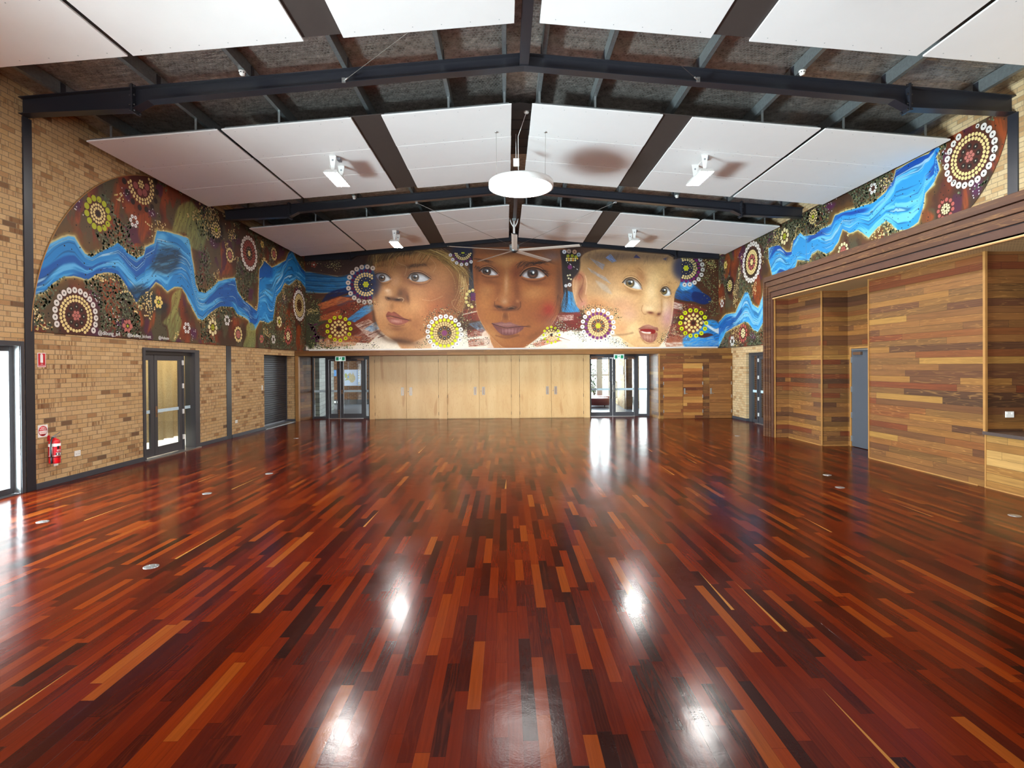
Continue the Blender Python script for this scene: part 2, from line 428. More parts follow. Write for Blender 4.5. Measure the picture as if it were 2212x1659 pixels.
M['shutter'] = plain('dark_shutter_slats', '#2b2c36', 0.35, 0.3, 0.04, 8)
M['worktop'] = plain('dark_stone_worktop', '#4a3f3c', 0.3, 0.0, 0.08, 20)
M['soffit'] = mat_perf()
M['strip'] = plain('frosted_glass_strip', '#bcd2dc', 0.6)
M['fanblade'] = plain('fan_blade_satin', '#d2c8be', 0.4, 0.0, 0.03, 5)
M['curtain'] = mat_curtain()
M['vinyl'] = plain('lobby_vinyl', '#7f8793', 0.3, 0.0, 0.1, 7)
M['sidefloor'] = plain('pale_room_floor', '#cfcac2', 0.5)
M['paving'] = plain('outdoor_paving', '#c9c2b6', 0.8, 0, 0.05, 6)
M['plaster'] = plain('painted_plaster', '#8a8580', 0.8, 0, 0.03, 4)
M['ottoman'] = plain('maroon_vinyl', '#6a1c22', 0.45, 0, 0.06, 9)
M['leaf'] = plain('shrub_leaves', '#3d5a2c', 0.6, 0, 0.25, 30)
M['bark'] = plain('shrub_stems', '#4a3a28', 0.8)
M['lamp'] = glow('led_lens_glow', (1.0, 0.97, 0.93), 215.0)
M['lampdisc'] = glow('pendant_diffuser_glow', (1.0, 0.98, 0.95), 20.0)
M['exitgreen'] = glow('exit_sign_green', srgb('#087a52'), 0.3)
M['exitwhite'] = glow('exit_sign_white', (0.7, 0.9, 0.85), 0.4)
M['map'] = plain('map_paper', '#a9b3c6', 0.6, 0, 0.02)
M['mapland'] = plain('map_land_tint', '#a89a78', 0.6, 0, 0.2, 14)
M['mapsea'] = plain('map_blue_tint', '#5d86b8', 0.6, 0, 0.1, 14)
M['poster'] = plain('blue_poster_paper', '#2a6fa8', 0.5)
M['mapgreen'] = plain('map_olive_tint', '#8d9650', 0.6, 0, 0.15, 14)
def mat_paint():
    t = NT('mural_paint')
    a = t.n('Attribute', attribute_name='paint')
    v = t.n('NewGeometry')
    f = t.noise(v, 55.0, 3)
    col = t.mix(t.mapr(f, 0.4, 0.7, 0.0, 0.10), a, t.mix(0.5, a, '#3a2a20'))
    return t.bsdf(col, 0.55, spec=0.35)
M['paint'] = mat_paint()
# ---------------------------------------------------------------- the hall itself
XL, XR, YF, YB, RX = -8.05, 8.70, 21.62, -4.0, 0.35
SL = 0.0861
def zt(x): return 7.30 - SL * abs(x - RX)          # underside of the rafters' top flange = underside of purlins
def zr(x): return zt(x) + 0.235                     # roof sheet
def zp(x): return 7.047 - SL * abs(x - RX)          # underside of the hung ceiling panels

def struct(name, mb, mats, label=None, parent=None, bevel=0.0, cat=None):
    o = mb.build(name, mats, parent, bevel)
    if parent is None: structure(o, label, cat)
    return o

struct('floor', MB().box(XL - 0.1, 11.2, YB, 21.56, -0.12, 0.0), M['floor'], 'glossy red-brown hardwood strip floor of the hall', cat='floor')

# roof: foil-faced sheets over purlins, two slopes
mb = MB()
mb.prism([(XL - 0.4, zr(XL - 0.4)), (RX, zr(RX)), (RX, zr(RX) + 0.12), (XL - 0.4, zr(XL - 0.4) + 0.12)], 'y', YB, 21.9)
mb.prism([(RX, zr(RX)), (XR + 0.4, zr(XR + 0.4)), (XR + 0.4, zr(XR + 0.4) + 0.12), (RX, zr(RX) + 0.12)], 'y', YB, 21.9)
struct('ceiling', mb, M['foil'], 'silver foil roof lining behind chicken wire', cat='ceiling')

# left wall with three openings
mb = MB(); x0, x1, zt_ = XL - 0.3, XL, zr(XL) + 0.02
mb.box(x0, x1, YB, -3.45, 0, zt_)
mb.box(x0, x1, -3.45, 8.99, 2.53, zt_)
mb.box(x0, x1, 8.99, 11.93, 0, zt_)
mb.box(x0, x1, 11.93, 14.05, 2.53, zt_)
mb.box(x0, x1, 14.05, 17.85, 0, zt_)
mb.box(x0, x1, 17.85, 20.42, 2.50, zt_)
mb.box(x0 - 0.3, x1, 20.42, 20.62, 0, 2.50)
mb.box(x0, x1, 20.42, YF + 0.2, 2.50, zt_)
mb.box(x0 - 0.3, x0, 17.55, 20.62, 2.50, 2.9)
mb.box(x0 - 0.3, x0, 17.55, 17.85, 0, 2.5)
struct('wall_left', mb, M['brick'], 'cream brick left wall under the painted mural', cat='wall')

# right wall: full height beyond the timber recess, only the upper part above it
mb = MB(); x0, x1, zt_ = XR, XR + 0.3, zr(XR) + 0.02
mb.box(x0, x1, YB, 15.25, 4.3, zt_)
mb.box(x0, x1, 15.25, 16.9, 0, zt_)
mb.box(x0, x1, 16.9, 19.15, 2.47, zt_)
mb.box(x0, x1, 19.15, YF + 0.2, 0, zt_)
struct('wall_right', mb, M['brick_pale'], 'pale brick right wall beside and above the timber recess', cat='wall')

# far wall behind the mural, above the doors
mb = MB()
mb.prism([(XL, 2.62), (XR, 2.62), (XR, zr(XR)), (RX, zr(RX)), (XL, zr(XL))], 'y', YF + 0.03, YF + 0.25)
struct('wall_far', mb, M['plaster'], 'upper end wall that carries the portrait mural', cat='wall')
# end wall behind the photographer, with an open band added to let in fill light
mb = MB()
mb.box(XL - 0.3, 11.2, YB - 0.3, YB, 0, 0.4); mb.box(XL - 0.3, 11.2, YB - 0.3, YB, 4.3, zr(RX) + 0.1)
for xa, xb in ((XL - 0.3, -6.3), (7.0, 11.2)): mb.box(xa, xb, YB - 0.3, YB, 0.4, 4.3)
struct('wall_back', mb, M['brick'], 'brick end wall behind the photographer', cat='wall')

# skirtings of the left wall
mb = MB()
for ya, yb in ((9.19, 11.93), (14.05, 15.44), (15.71, 17.85)): mb.box(XL - 0.01, XL + 0.022, ya, yb, 0, 0.10)
mb.box(XL - 0.33, XL + 0.02, 20.395, 20.45, 0, 0.10); mb.box(XL - 0.01, XL + 0.02, 20.41, 20.5, 0, 0.10)
struct('baseboard_left', mb, M['skirt'], 'charcoal skirting along the left brick wall', bevel=0.003, cat='skirting')
mb = MB(); mb.box(XR - 0.02, XR + 0.01, 19.15, 20.3, 0, 0.10); mb.box(XR - 0.02, XR + 0.2, 19.12, 19.16, 0, 0.10)
struct('baseboard_right', mb, M['skirt'], 'charcoal skirting under the short pale brick pier', bevel=0.003, cat='skirting')

# ---------------------------------------------------------------- far end: timber portal, reveals and lobby shell
mb = MB()
mb.box(-8.03, 8.74, 20.40, 21.55, 2.49, 2.69)
struct('trim_1', mb, M['header'], 'timber header over the plywood cupboards and glass doors', bevel=0.004, cat='trim')
struct('trim_2', MB().box(-7.9, 8.62, 21.50, YF + 0.02, 2.725, 2.79), M['signwhite'], 'thin white ledge under the portrait mural', bevel=0.004, cat='trim')
mb = MB(); mb.box(-8.03, -7.90, 20.40, 20.56, 0, 2.49)
struct('trim_3', mb, M['trimwood'], 'timber jamb at the left end of the header', bevel=0.004, cat='trim')
mb = MB(); mb.prism([(-8.03, 20.56), (-7.92, 20.56), (-7.74, 21.5), (-8.03, 21.5)], 'z', 0, 2.49)
struct('wall_far_left', mb, M['clad_far'], 'angled timber return beside the left glass doors', cat='wall')
mb = MB(); mb.box(5.90, 8.74, 20.30, 20.42, 0, 2.49)
mb.prism([(5.90, 20.31), (5.95, 20.42), (5.98, 21.52), (5.80, 21.52), (5.84, 20.34)], 'z', 0, 2.49)
struct('wall_far_right', mb, M['clad_far'], 'timber clad wall at the far right corner', cat='wall')
struct('trim_4', MB().box(5.865, 5.905, 20.285, 20.36, 0, 2.49), M['trimwood'], 'pale corner bead of the far timber wall', bevel=0.003, cat='trim')
# lobby
struct('lobby_floor', MB().box(-12.5, 11.0, 21.52, 30.5, -0.12, -0.002), M['vinyl'], 'blue grey lobby floor beyond the glass doors', cat='floor')
struct('lobby_wall_left', MB().box(-12.5, -7.55, 29.6, 29.8, 0, 3.2), M['brick_dark'], 'brown brick lobby wall seen through the left glass doors', cat='wall')
struct('lobby_wall_reflection', MB().prism([(-7.7, 21.6), (-7.52, 21.6), (-8.35, 26.0), (-8.6, 26.0)], 'z', 0, 2.9), M['greyclad'], 'grey boarded wall standing in for timber reflected in the left sidelight', cat='wall')  # added wall imitates the timber cladding mirrored in the glass
struct('lobby_baseboard', MB().box(-12.5, -7.55, 29.55, 29.6, 0, 0.27), M['black'], 'black lobby skirting', cat='skirting')
struct('lobby_ceiling', MB().box(-12.5, 11.0, 21.7, 31.0, 3.0, 3.1), M['plaster'], 'lobby ceiling', cat='ceiling')
struct('lobby_wall_middle', MB().box(-5.3, 3.3, 21.75, 22.0, 0, 3.0), M['plaster'], 'lobby wall behind the cupboards', cat='wall')
struct('lobby_wall_right', MB().prism([(5.60, 25.0), (5.98, 29.1), (6.15, 29.1), (5.90, 25.0)], 'z', 0, 3.0), M['brick_pale'], 'pale brick lobby wall seen through the right glass doors', cat='wall')
struct('lobby_wall_post', MB().box(5.62, 5.92, 24.8, 25.0, 0, 3.0), M['clad_far'], 'brown timber post of the lobby wall', cat='wall')
struct('lobby_wall_pier', MB().box(6.14, 6.34, 25.2, 25.5, 0, 3.0), M['brick_pale'], 'pale brick pier behind the right sidelight', cat='wall')
struct('lobby_wall_corner', MB().prism([(5.85, 21.7), (6.0, 21.7), (6.75, 24.9), (6.6, 24.9)], 'z', 0, 3.0), M['greyclad'], 'grey boarded lobby wall behind the right sidelight', cat='wall')
mb = MB(); mb.box(3.3, 3.45, 29.1, 29.2, 0, 2.7); mb.box(4.98, 5.3, 29.1, 29.25, 0, 2.9); mb.box(5.62, 5.7, 29.1, 29.2, 0, 2.7)
mb.box(3.3, 5.7, 29.1, 29.2, 2.55, 2.9); mb.box(3.3, 5.7, 29.1, 29.2, 0, 0.33); mb.box(3.3, 5.7, 29.12, 29.16, 1.48, 1.58); mb.box(6.0, 7.2, 29.1, 29.2, 0, 0.33)
mb.box(-12.5, -9.8, 29.1, 29.2, 2.6, 3.0)
struct('window_1', mb, M['alu'], 'tall lobby window frame facing the garden', cat='window')
struct('lobby_window_sill', MB().box(3.3, 5.7, 29.0, 29.1, 0, 0.32), M['black'], 'black sill wall under the lobby window', cat='sill')
struct('garden_ground', MB().box(-30, 30, 30.6, 60, -0.4, -0.15), M['paving'], 'bright ground outside the lobby', cat='ground')
struct('outdoor_paving', MB().box(-26, -8.36, -6, 11.4, -0.2, -0.06), M['paving'], 'sunlit paving outside the left glass door', cat='ground')
# room behind the curtain
mb = MB(); mb.box(-10.3, -10.15, 11.4, 17.3, 0, 3.2); mb.box(-10.3, -8.36, 11.40, 11.5, 0, 3.2); mb.box(-10.3, -8.36, 17.2, 17.35, 0, 3.2)
struct('side_room_wall', mb, M['signwhite'], 'pale room beyond the curtained glass door', cat='wall')
struct('side_room_floor', MB().box(-10.3, -8.36, 11.4, 17.3, -0.1, -0.01), M['sidefloor'], 'pale floor of the side room', cat='floor')
struct('side_room_ceiling', MB().box(-10.3, -8.36, 11.4, 17.3, 3.1, 3.2), M['signwhite'], 'ceiling of the side room', cat='ceiling')

# ---------------------------------------------------------------- right side: timber recess and servery
PX = 7.42
mb = MB()
mb.box(7.50, XR + 0.02, 15.12, 15.24, 0, 4.5)          # back of the surround, facing the far wall
struct('wall_recess_end', mb, M['clad'], 'timber end of the recess surround', cat='wall')
for k in range(4):
    z1 = 4.53 - k * 0.152; z0 = z1 - 0.138
    y1 = 15.25 - k * 0.10; xf = PX + k * 0.025
    mb = MB()
    mb.box(xf, xf + 0.09, YB + 0.02, y1, z0, z1)        # header board
    mb.box(xf, xf + 0.09, y1 - 0.092, y1, 0, z0)        # jamb board
    o = struct('trim_%d' % (5 + k), mb, M['bulk'] if k != 3 else M['redwood'],
               ['top cap board of the recess surround', 'second stepped board of the recess surround', 'third stepped board of the recess surround', 'innermost lower board of the recess surround'][k], bevel=0.004, cat='trim')
struct('trim_9', MB().box(7.5, 7.58, YB + 0.02, 15.0, 3.91, 4.5), M['black'], 'black sheet that paints in the shadow gaps between the surround boards', cat='trim')  # black colour puts in the shadow of the gaps
mb = MB(); mb.box(7.50, 11.2, YB, 15.12, 3.89, 3.95)
struct('soffit', mb, M['soffit'], 'perforated tan soffit over the timber recess', cat='soffit')
struct('trim_10', MB().box(7.495, 7.515, YB + 0.02, 14.85, 3.875, 3.895), M['trimwood'], 'pale bead along the edge of the soffit', cat='trim')
mb = MB()
mb.box(7.53, 7.95, 14.83, 15.12, 0, 3.89)               # narrow face by the surround
mb.box(7.94, 8.62, 13.27, 14.95, 0, 3.89)               # pier
mb.box(8.60, 8.85, 13.18, 13.27, 0, 3.89)
mb.box(8.60, 8.85, 12.1, 13.18, 2.44, 3.89)
mb.box(8.60, 8.85, 11.3, 12.1, 0, 3.89)
mb.box(8.86, 8.98, 11.3, 13.4, -0.05, 3.89)                 # unseen backing added to stop light leaking under the grey door
mb.box(7.90, 8.75, 8.69, 11.48, 0, 3.89)                # wide front face
mb.box(8.75, 11.2, 8.69, 8.9, 0, 3.89)                  # end of the servery
mb.box(11.0, 11.2, YB, 8.69, 0, 3.89)
struct('wall_right_timber', mb, M['clad'], 'mixed hardwood boarded walls inside the right recess', cat='wall')
mb = MB()
mb.box(7.885, 7.91, 11.465, 11.49, 0, 3.89); mb.box(7.885, 7.925, 8.655, 8.70, 0.9, 3.89)
mb.box(7.925, 7.95, 13.255, 13.285, 0, 3.89); mb.box(7.53, 7.56, 14.81, 14.84, 0, 3.89)
mb.box(7.885, 7.9, 8.8, 11.48, 0, 0.02); mb.box(7.925, 7.94, 13.27, 14.83, 0, 0.02); mb.box(7.94, 8.6, 13.255, 13.27, 0, 0.02)
struct('trim_11', mb, M['trimwood'], 'pale corner and floor beads of the recess boarding', cat='trim')
# ---------------------------------------------------------------- portal frames, purlins, hung ceiling
def rafter_bottom(x):
    d = abs(x - RX)
    pts = [(0, 7.105), (6.27, 6.538), (6.56, 6.385), (8.35, 6.32)]
    for (a, za), (b, zb) in zip(pts, pts[1:]):
        if d <= b: return za + (zb - za) * (d - a) / (b - a)
    return 6.32
def make_frame(y, label, xl, xr, columns=True):
    t = thing('portal_frame', label, 'steel frame', (RX, y, 0), 'charcoal steel portal frames')
    fw = 0.088
    for s in (-1, 1):
        xe = xl if s < 0 else xr
        for seg, (a, b) in (('rafter', (0.0, 6.53)), ('rafter_stub', (6.53, abs(xe - RX)))):
            ds = [a, b] if seg == 'rafter_stub' else [a, 6.27, b]
            xs = [RX + s * d for d in ds]
            mb = MB()
            web = [(x, rafter_bottom(x)) for x in xs] + [(x, zt(x)) for x in reversed(xs)]
            mb.prism(web, 'y', y - 0.005, y + 0.005)
            bot = [(x, rafter_bottom(x)) for x in xs] + [(x, rafter_bottom(x) - 0.012) for x in reversed(xs)]
            mb.prism(bot, 'y', y - fw, y + fw)
            top = [(xs[0], zt(xs[0])), (xs[-1], zt(xs[-1])), (xs[-1], zt(xs[-1]) + 0.013), (xs[0], zt(xs[0]) + 0.013)]
            mb.prism(top, 'y', y - fw, y + fw)
            mb.build(seg, M['steel'], t)
        xs = RX + s * 6.53
        pl = MB().box(xs - 0.016, xs + 0.016, y - 0.10, y + 0.10, 6.335, 6.80).build('splice_plate', M['steel'], t, bevel=0.003)
        for zz in (6.365, 6.46, 6.62, 6.77):
            for yy in (-0.072, 0.072):
                MB().lathe([(0.017, -0.05), (0.017, -0.02), (0.010, -0.018), (0.010, 0.018), (0.017, 0.02), (0.017, 0.05)], (xs, y + yy, zz), 6, axis='x', smooth=False).build('bolt', M['steel'], pl)
        if columns:
            if s < 0: MB().box(xl - 0.2, xl + 0.02, y - 0.025, y + 0.145, 0, 6.30).build('column', M['steel'], t, bevel=0.004)
            else: MB().box(xr - 0.02, xr + 0.2, y - 0.13, y + 0.06, 4.3, 6.30).build('column', M['steel'], t, bevel=0.004)
    MB().box(RX - 0.006, RX + 0.006, y - fw, y + fw, 7.095, 7.30).build('apex_plate', M['steel'], t)
    return t
make_frame(9.04, 'nearest charcoal steel portal frame, spanning the whole hall above the floor', XL, XR)
make_frame(15.46, 'middle charcoal steel portal frame, behind the round pendant lamp', XL - 0.02, XR + 0.02)
make_frame(21.45, 'far charcoal steel portal frame against the portrait mural', XL + 0.03, XR - 0.03, columns=False)
# lower piece of the middle column shows between the bricks
struct('trim_12', MB().box(XL - 0.02, XL + 0.012, 15.44, 15.71, 0, 2.70), M['steel'], 'charcoal steel column strip in the left brick wall between the two doors', bevel=0.003, cat='column')

o = MB().box(RX - 0.078, RX + 0.078, YB + 0.02, 9.03, 7.105, 7.25).build('ridge_beam', M['steel'], bevel=0.004)
tag(o, 'charcoal steel ridge beam running from the nearest frame towards the camera', 'beam')
o = MB().box(RX - 0.06, RX + 0.06, 16.0, 21.4, 7.10, 7.22).build('ridge_beam', M['steel'], bevel=0.004)
tag(o, 'dark ridge beam in the ceiling gap above the big fan', 'beam')

names = ['outermost left', 'second left', 'third left', 'fourth left', 'fifth left', 'left ridge', 'right ridge', 'fifth right', 'fourth right', 'third right', 'second right', 'outermost right']
offs = [-7.77, -6.18, -4.61, -3.0, -1.4, -0.335, 0.335, 1.4, 3.0, 4.61, 6.18, 7.77]
for nm, d in zip(names, offs):
    x = RX + d; s = 1 if d > 0 else -1
    z0 = zt(x) + 0.016; z1 = zr(x) - 0.006; w = 0.07
    xa = x - w / 2; xb = x + w / 2
    mb = MB()
    # C section: web on the uphill side, flanges and small lips
    xw = xa if s < 0 else xb
    web = xb if s < 0 else xa
    mb.box(web - 0.003, web + 0.003, YB + 0.02, 21.58, z0, z1)
    mb.box(xa, xb, YB + 0.02, 21.58, z0, z0 + 0.004); mb.box(xa, xb, YB + 0.02, 21.58, z1 - 0.004, z1)
    lip = xa if s < 0 else xb
    mb.box(lip - 0.002, lip + 0.002, YB + 0.02, 21.58, z0, z0 + 0.02)
    o = mb.build('roof_purlin', M['galv'])
    side = 'left' if d < 0 else 'right'
    tag(o, 'galvanised steel roof purlin, %s of the twelve that run along the hall' % nm, 'purlin', 'galvanised roof purlins')
    if True:
        for yy in (9.04, 15.46):
            MB().box(web - 0.012, web + 0.012, yy - 0.05, yy + 0.05, z0, z1 - 0.02).build('cleat', M['steel'], o)

# hung panels: per bay six columns of three white boards and two dark infill strips
COLS = [(-7.86, -5.41), (-5.335, -2.89), (-2.32, 0.152), (0.545, 3.04), (3.60, 6.07), (6.155, 8.58)]
CN = ['outermost left', 'second from the left wall', 'left of the ridge', 'right of the ridge', 'second from the right wall', 'outermost right']
BAYS = [(3.65, 7.76, 'nearest bay, over the photographer'), (10.14, 14.25, 'middle bay, around the round pendant'), (16.5, 20.62, 'far bay, above the fan')]
def sloped(mb, xa, xb, ya, yb, lift, th, mi=0):
    mb.prism([(xa, zp(xa) + lift), (xb, zp(xb) + lift), (xb, zp(xb) + lift + th), (xa, zp(xa) + lift + th)], 'y', ya, yb, mi)
for bi, (ya, yb, bn) in enumerate(BAYS):
    cuts = [ya, ya + (yb - ya) * 0.345, ya + (yb - ya) * 0.675, yb]
    for ci, (xa, xb) in enumerate(COLS):
        t = thing('ceiling_panel', 'white hung ceiling panel, %s, in the %s' % (CN[ci], bn), 'ceiling panel', ((xa + xb) / 2, ya, zp((xa + xb) / 2)), 'white hung acoustic ceiling panels')
        for k in range(3):
            mb = MB(); jog = 0.012 * k
            sx = 1 if ci < 3 else -1
            sloped(mb, xa + sx * jog * 0.5, xb + sx * jog * 0.5, cuts[k] + 0.007, cuts[k + 1] - 0.007, 0, 0.026)
            b = mb.build('board', M['panel'], t, bevel=0.003)
            # black screw heads along both edges of the board
            sc_ = MB(); n = 6
            for i in range(n):
                for yy in (cuts[k] + 0.12, cuts[k + 1] - 0.12):
                    x = xa + (xb - xa) * (i + 0.5) / n
                    z = zp(x)
                    sc_.box(x - 0.006, x + 0.006, yy - 0.006, yy + 0.006, z - 0.002, z + 0.001)
            sc_.build('screws', M['grey_plastic'], b)['kind'] = 'stuff'
        mb = MB()
        sloped(mb, xa + 0.05, xb - 0.05, ya + 0.03, ya + 0.07, 0.028, 0.03); sloped(mb, xa + 0.05, xb - 0.05, yb - 0.07, yb - 0.03, 0.028, 0.03)
        mb.build('batten', M['galv'], t)
        mb = MB()
        for k in (1, 2): sloped(mb, xa + 0.02, xb - 0.02, cuts[k] - 0.03, cuts[k] + 0.03, 0.0275, 0.03)
        mb.build('joint_batten', M['infill'], t)
        for d in offs:
            x = RX + d
            if xa + 0.1 < x < xb - 0.1:
                mb = MB(); 
                mb.box(x - 0.02, x + 0.02, ya + 0.035, ya + 0.045, zp(x) + 0.03, zt(x) + 0.05)
                mb.build('hanger_strap', M['galv'], t)
    for (xa, xb, nm) in ((-2.89, -2.32, 'left'), (3.04, 3.60, 'right')):
        mb = MB(); sloped(mb, xa - 0.05, xb + 0.05, ya + 0.02, yb - 0.05, 0.032, 0.02)
        o = mb.build('ceiling_infill_strip', M['infill'])
        tag(o, 'dark brown recessed strip between white ceiling panels, %s of the ridge in the %s' % (nm, bn), 'ceiling strip', 'dark strips between ceiling panels')
# air duct crossing the ridge gap above the pendant
mb = MB()
for i in range(5):
    y = 10.9 + i * 0.46
    mb.prism([(RX - 0.3, 7.28), (RX + 0.3, 7.28), (RX + 0.3, 7.40), (RX, 7.44), (RX - 0.3, 7.40)], 'y', y, y + 0.40)
o = mb.build('ridge_vent', M['infill']); tag(o, 'dark ribbed ridge vent in the ceiling gap above the round pendant', 'vent')
# ---------------------------------------------------------------- lamps, fan, detectors, wires
def floodlight(name, label, x, y):
    zc = 6.27; top = zp(x)
    t = thing('high_bay_floodlight', label, 'lamp', (x, y, top), 'white high bay floodlights')
    L, wb, wt = 0.47, 0.165, 0.115
    # housing: trapezoid section, sloping ends
    mb = MB()
    b = [(x - wb, y - L, zc), (x + wb, y - L, zc), (x + wb, y + L, zc), (x - wb, y + L, zc)]
    u = [(x - wt, y - L + 0.07, zc + 0.085), (x + wt, y - L + 0.07, zc + 0.085), (x + wt, y + L - 0.07, zc + 0.085), (x - wt, y + L - 0.07, zc + 0.085)]
    mb.add(b + u, [(4, 5, 6, 7), (0, 1, 5, 4), (1, 2, 6, 5), (2, 3, 7, 6), (3, 0, 4, 7), (3, 2, 1, 0)])
    h = mb.build('housing', M['white'], t, bevel=0.004)
    for s in (-1, 1):
        MB().box(x + s * 0.078 - 0.06, x + s * 0.078 + 0.06, y - L + 0.03, y + L - 0.03, zc - 0.006, zc - 0.001).build('lens', M['lamp'], h)
    for s in (-1, 1):
        yy = y + s * 0.30
        mb = MB()
        mb.prism([(x - 0.075, top - 0.002), (x + 0.075, top - 0.002), (x + 0.028, zc + 0.09), (x - 0.028, zc + 0.09)], 'y', yy - 0.004, yy + 0.004)
        mb.box(x - 0.07, x + 0.07, yy - 0.03, yy + 0.03, top - 0.008, top - 0.001)
        br = mb.build('bracket', M['white'], t)
        MB().lathe([(0.020, -0.003), (0.020, 0.003)], (x, yy - 0.006, top - 0.10), 14, axis='y').build('bracket_cap', M['grey_plastic'], br)
    MB().box(x + 0.06, x + 0.13, y - 0.22, y - 0.05, top - 0.06, top - 0.001).build('driver_box', M['grey_plastic'], t, bevel=0.003)
    MB().tube([(x + 0.09, y - 0.2, top - 0.05), (x - 0.02, y - 0.26, top - 0.09), (x - 0.10, y - 0.2, top - 0.18), (x - 0.06, y - 0.1, zc + 0.085)], 0.006, 6).build('cable', M['plastic'], t)
    return t
floodlight('f', 'white twin-strip floodlight under the left ceiling panels of the middle bay', -3.75, 12.03)
floodlight('f', 'white twin-strip floodlight under the right ceiling panels of the middle bay', 4.43, 12.03)
floodlight('f', 'white twin-strip floodlight under the left ceiling panels of the far bay', -3.74, 18.45)
floodlight('f', 'white twin-strip floodlight under the right ceiling panels of the far bay', 4.43, 18.45)
floodlight('f', 'white twin-strip floodlight just above the top edge on the left', -3.85, 5.62)
floodlight('f', 'white twin-strip floodlight just above the top edge on the right', 4.53, 5.62)

# round pendant
px, py, pz = 0.36, 11.42, 5.87
t = thing('pendant_lamp', 'large round white disc pendant glowing in the middle of the hall', 'lamp', (px, py, pz))
MB().lathe([(0.655, 0.002), (0.69, 0.0), (0.693, 0.10), (0.685, 0.125), (0.64, 0.13)], (px, py, pz), 64).build('rim', M['white'], t)
MB().lathe([(0.655, -0.001), (0.655, 0.003)], (px, py, pz), 64).build('diffuser', M['lampdisc'], t)
for s in (-1, 1):
    x = px + s * 0.52; yt = 10.62
    w = MB().tube([(x, py, pz + 0.12), (x, py - 0.15, zp(x) - 0.002)], 0.0035, 6).build('suspension_wire', M['steelhandle'], t)
    MB().lathe([(0.03, -0.012), (0.03, 0.0)], (x, py - 0.15, zp(x) - 0.001), 12).build('ceiling_cup', M['alu'], w)
MB().tube([(px - 0.05, py + 0.1, pz + 0.13), (px - 0.05, py + 0.1, 7.02), (px + 0.02, py + 0.05, 7.2), (px + 0.1, py - 0.4, 7.27)], 0.007, 6).build('cable', M['plastic'], t)
MB().box(px - 0.15, px - 0.02, py + 0.55, py + 0.60, 6.55, 6.72).build('junction_box', M['plastic'], t, bevel=0.004)
MB().tube([(px - 0.09, py + 0.57, 6.72), (px - 0.09, py + 0.57, 7.27)], 0.006, 6).build('conduit', M['plastic'], t)
t = thing('smoke_detector', 'small round white detector in the ridge gap above the pendant', 'detector', (0.47, 10.95, 7.27))
MB().lathe([(0.055, 0.0), (0.055, -0.012), (0.042, -0.035), (0.0, -0.038)], (0.47, 10.95, 7.275), 20).build('body', M['plastic'], t)

# smoke detectors on the purlins
for (x, y, lab) in ((-4.26, 8.77, 'white smoke detector on a purlin left of the nearest frame'), (4.94, 8.77, 'white smoke detector on a purlin right of the nearest frame'),
                    (-4.26, 15.2, 'white smoke detector left of the middle frame'), (4.94, 15.2, 'white smoke detector right of the middle frame')):
    z = zt(x) + 0.016
    t = thing('smoke_detector', lab, 'detector', (x, y, z), 'smoke detectors')
    MB().box(x - 0.05, x + 0.05, y - 0.05, y + 0.05, z - 0.012, z).build('mount', M['galv'], t)
    b = MB().lathe([(0.055, -0.012), (0.057, -0.035), (0.05, -0.05), (0.035, -0.085), (0.0, -0.09)], (x, y, z), 24).build('body', M['plastic'], t)
    mb = MB()
    for k in range(8):
        a = k * math.pi / 4
        mb.box(x + 0.048 * math.cos(a) - 0.008, x + 0.048 * math.cos(a) + 0.008, y + 0.048 * math.sin(a) - 0.008, y + 0.048 * math.sin(a) + 0.008, z - 0.058, z - 0.046)
    mb.build('vents', M['black'], b)

# ceiling fan
fx, fy, fz = 0.33, 18.25, 6.0
t = thing('ceiling_fan', 'huge five-bladed ceiling fan hanging before the portraits', 'fan', (fx, fy, 7.1))
MB().lathe([(0.035, 0.12), (0.035, 1.08)], (fx, fy, fz), 16).build('drop_tube', M['white'], t)
MB().box(fx - 0.07, fx + 0.07, fy - 0.07, fy + 0.07, 7.02, 7.10).build('mount_plate', M['galv'], t)
for s in (-1, 1): MB().tube([(fx + s * 0.14, fy, 7.10), (fx + s * 0.10, fy, 6.95), (fx, fy, 6.78)], 0.018, 8).build('fork_strut', M['white'], t)
h = MB().lathe([(0.02, -0.03), (0.11, -0.03), (0.13, 0.0), (0.13, 0.05), (0.17, 0.06), (0.17, 0.20), (0.09, 0.24), (0.05, 0.25)], (fx, fy, fz), 32).build('motor', M['galv'], t)
MB().lathe([(0.0, -0.065), (0.05, -0.062), (0.10, -0.03), (0.10, -0.02)], (fx, fy, fz), 24).build('hub_cap', M['black'], h)
for k in range(5):
    a = R(-90 + 72 * k - 1)
    ca, sa = math.cos(a), math.sin(a)
    mb = MB(); prof = [(-0.085, 0.022), (-0.03, -0.004), (0.05, -0.012), (0.095, -0.022), (0.05, 0.004), (-0.03, 0.014)]
    vs = []; n = len(prof)
    for r in (0.10, 2.27):
        for (c, z) in prof: vs.append((fx + ca * r - sa * c, fy + sa * r + ca * c, fz + z + 0.015))
    mb.add(vs, [tuple(range(n)), tuple(range(2 * n - 1, n - 1, -1))] + [(i, (i + 1) % n, n + (i + 1) % n, n + i) for i in range(n)])
    b = mb.build('blade', M['fanblade'], t)
    mb = MB(); vs = []
    for r in (2.27, 2.31):
        for (c, z) in prof: vs.append((fx + ca * r - sa * c * 1.05, fy + sa * r + ca * c * 1.05, fz + z * 1.1 + 0.015))
    mb.add(vs, [tuple(range(n)), tuple(range(2 * n - 1, n - 1, -1))] + [(i, (i + 1) % n, n + (i + 1) % n, n + i) for i in range(n)])
    mb.build('tip_cap', M['black'], b)
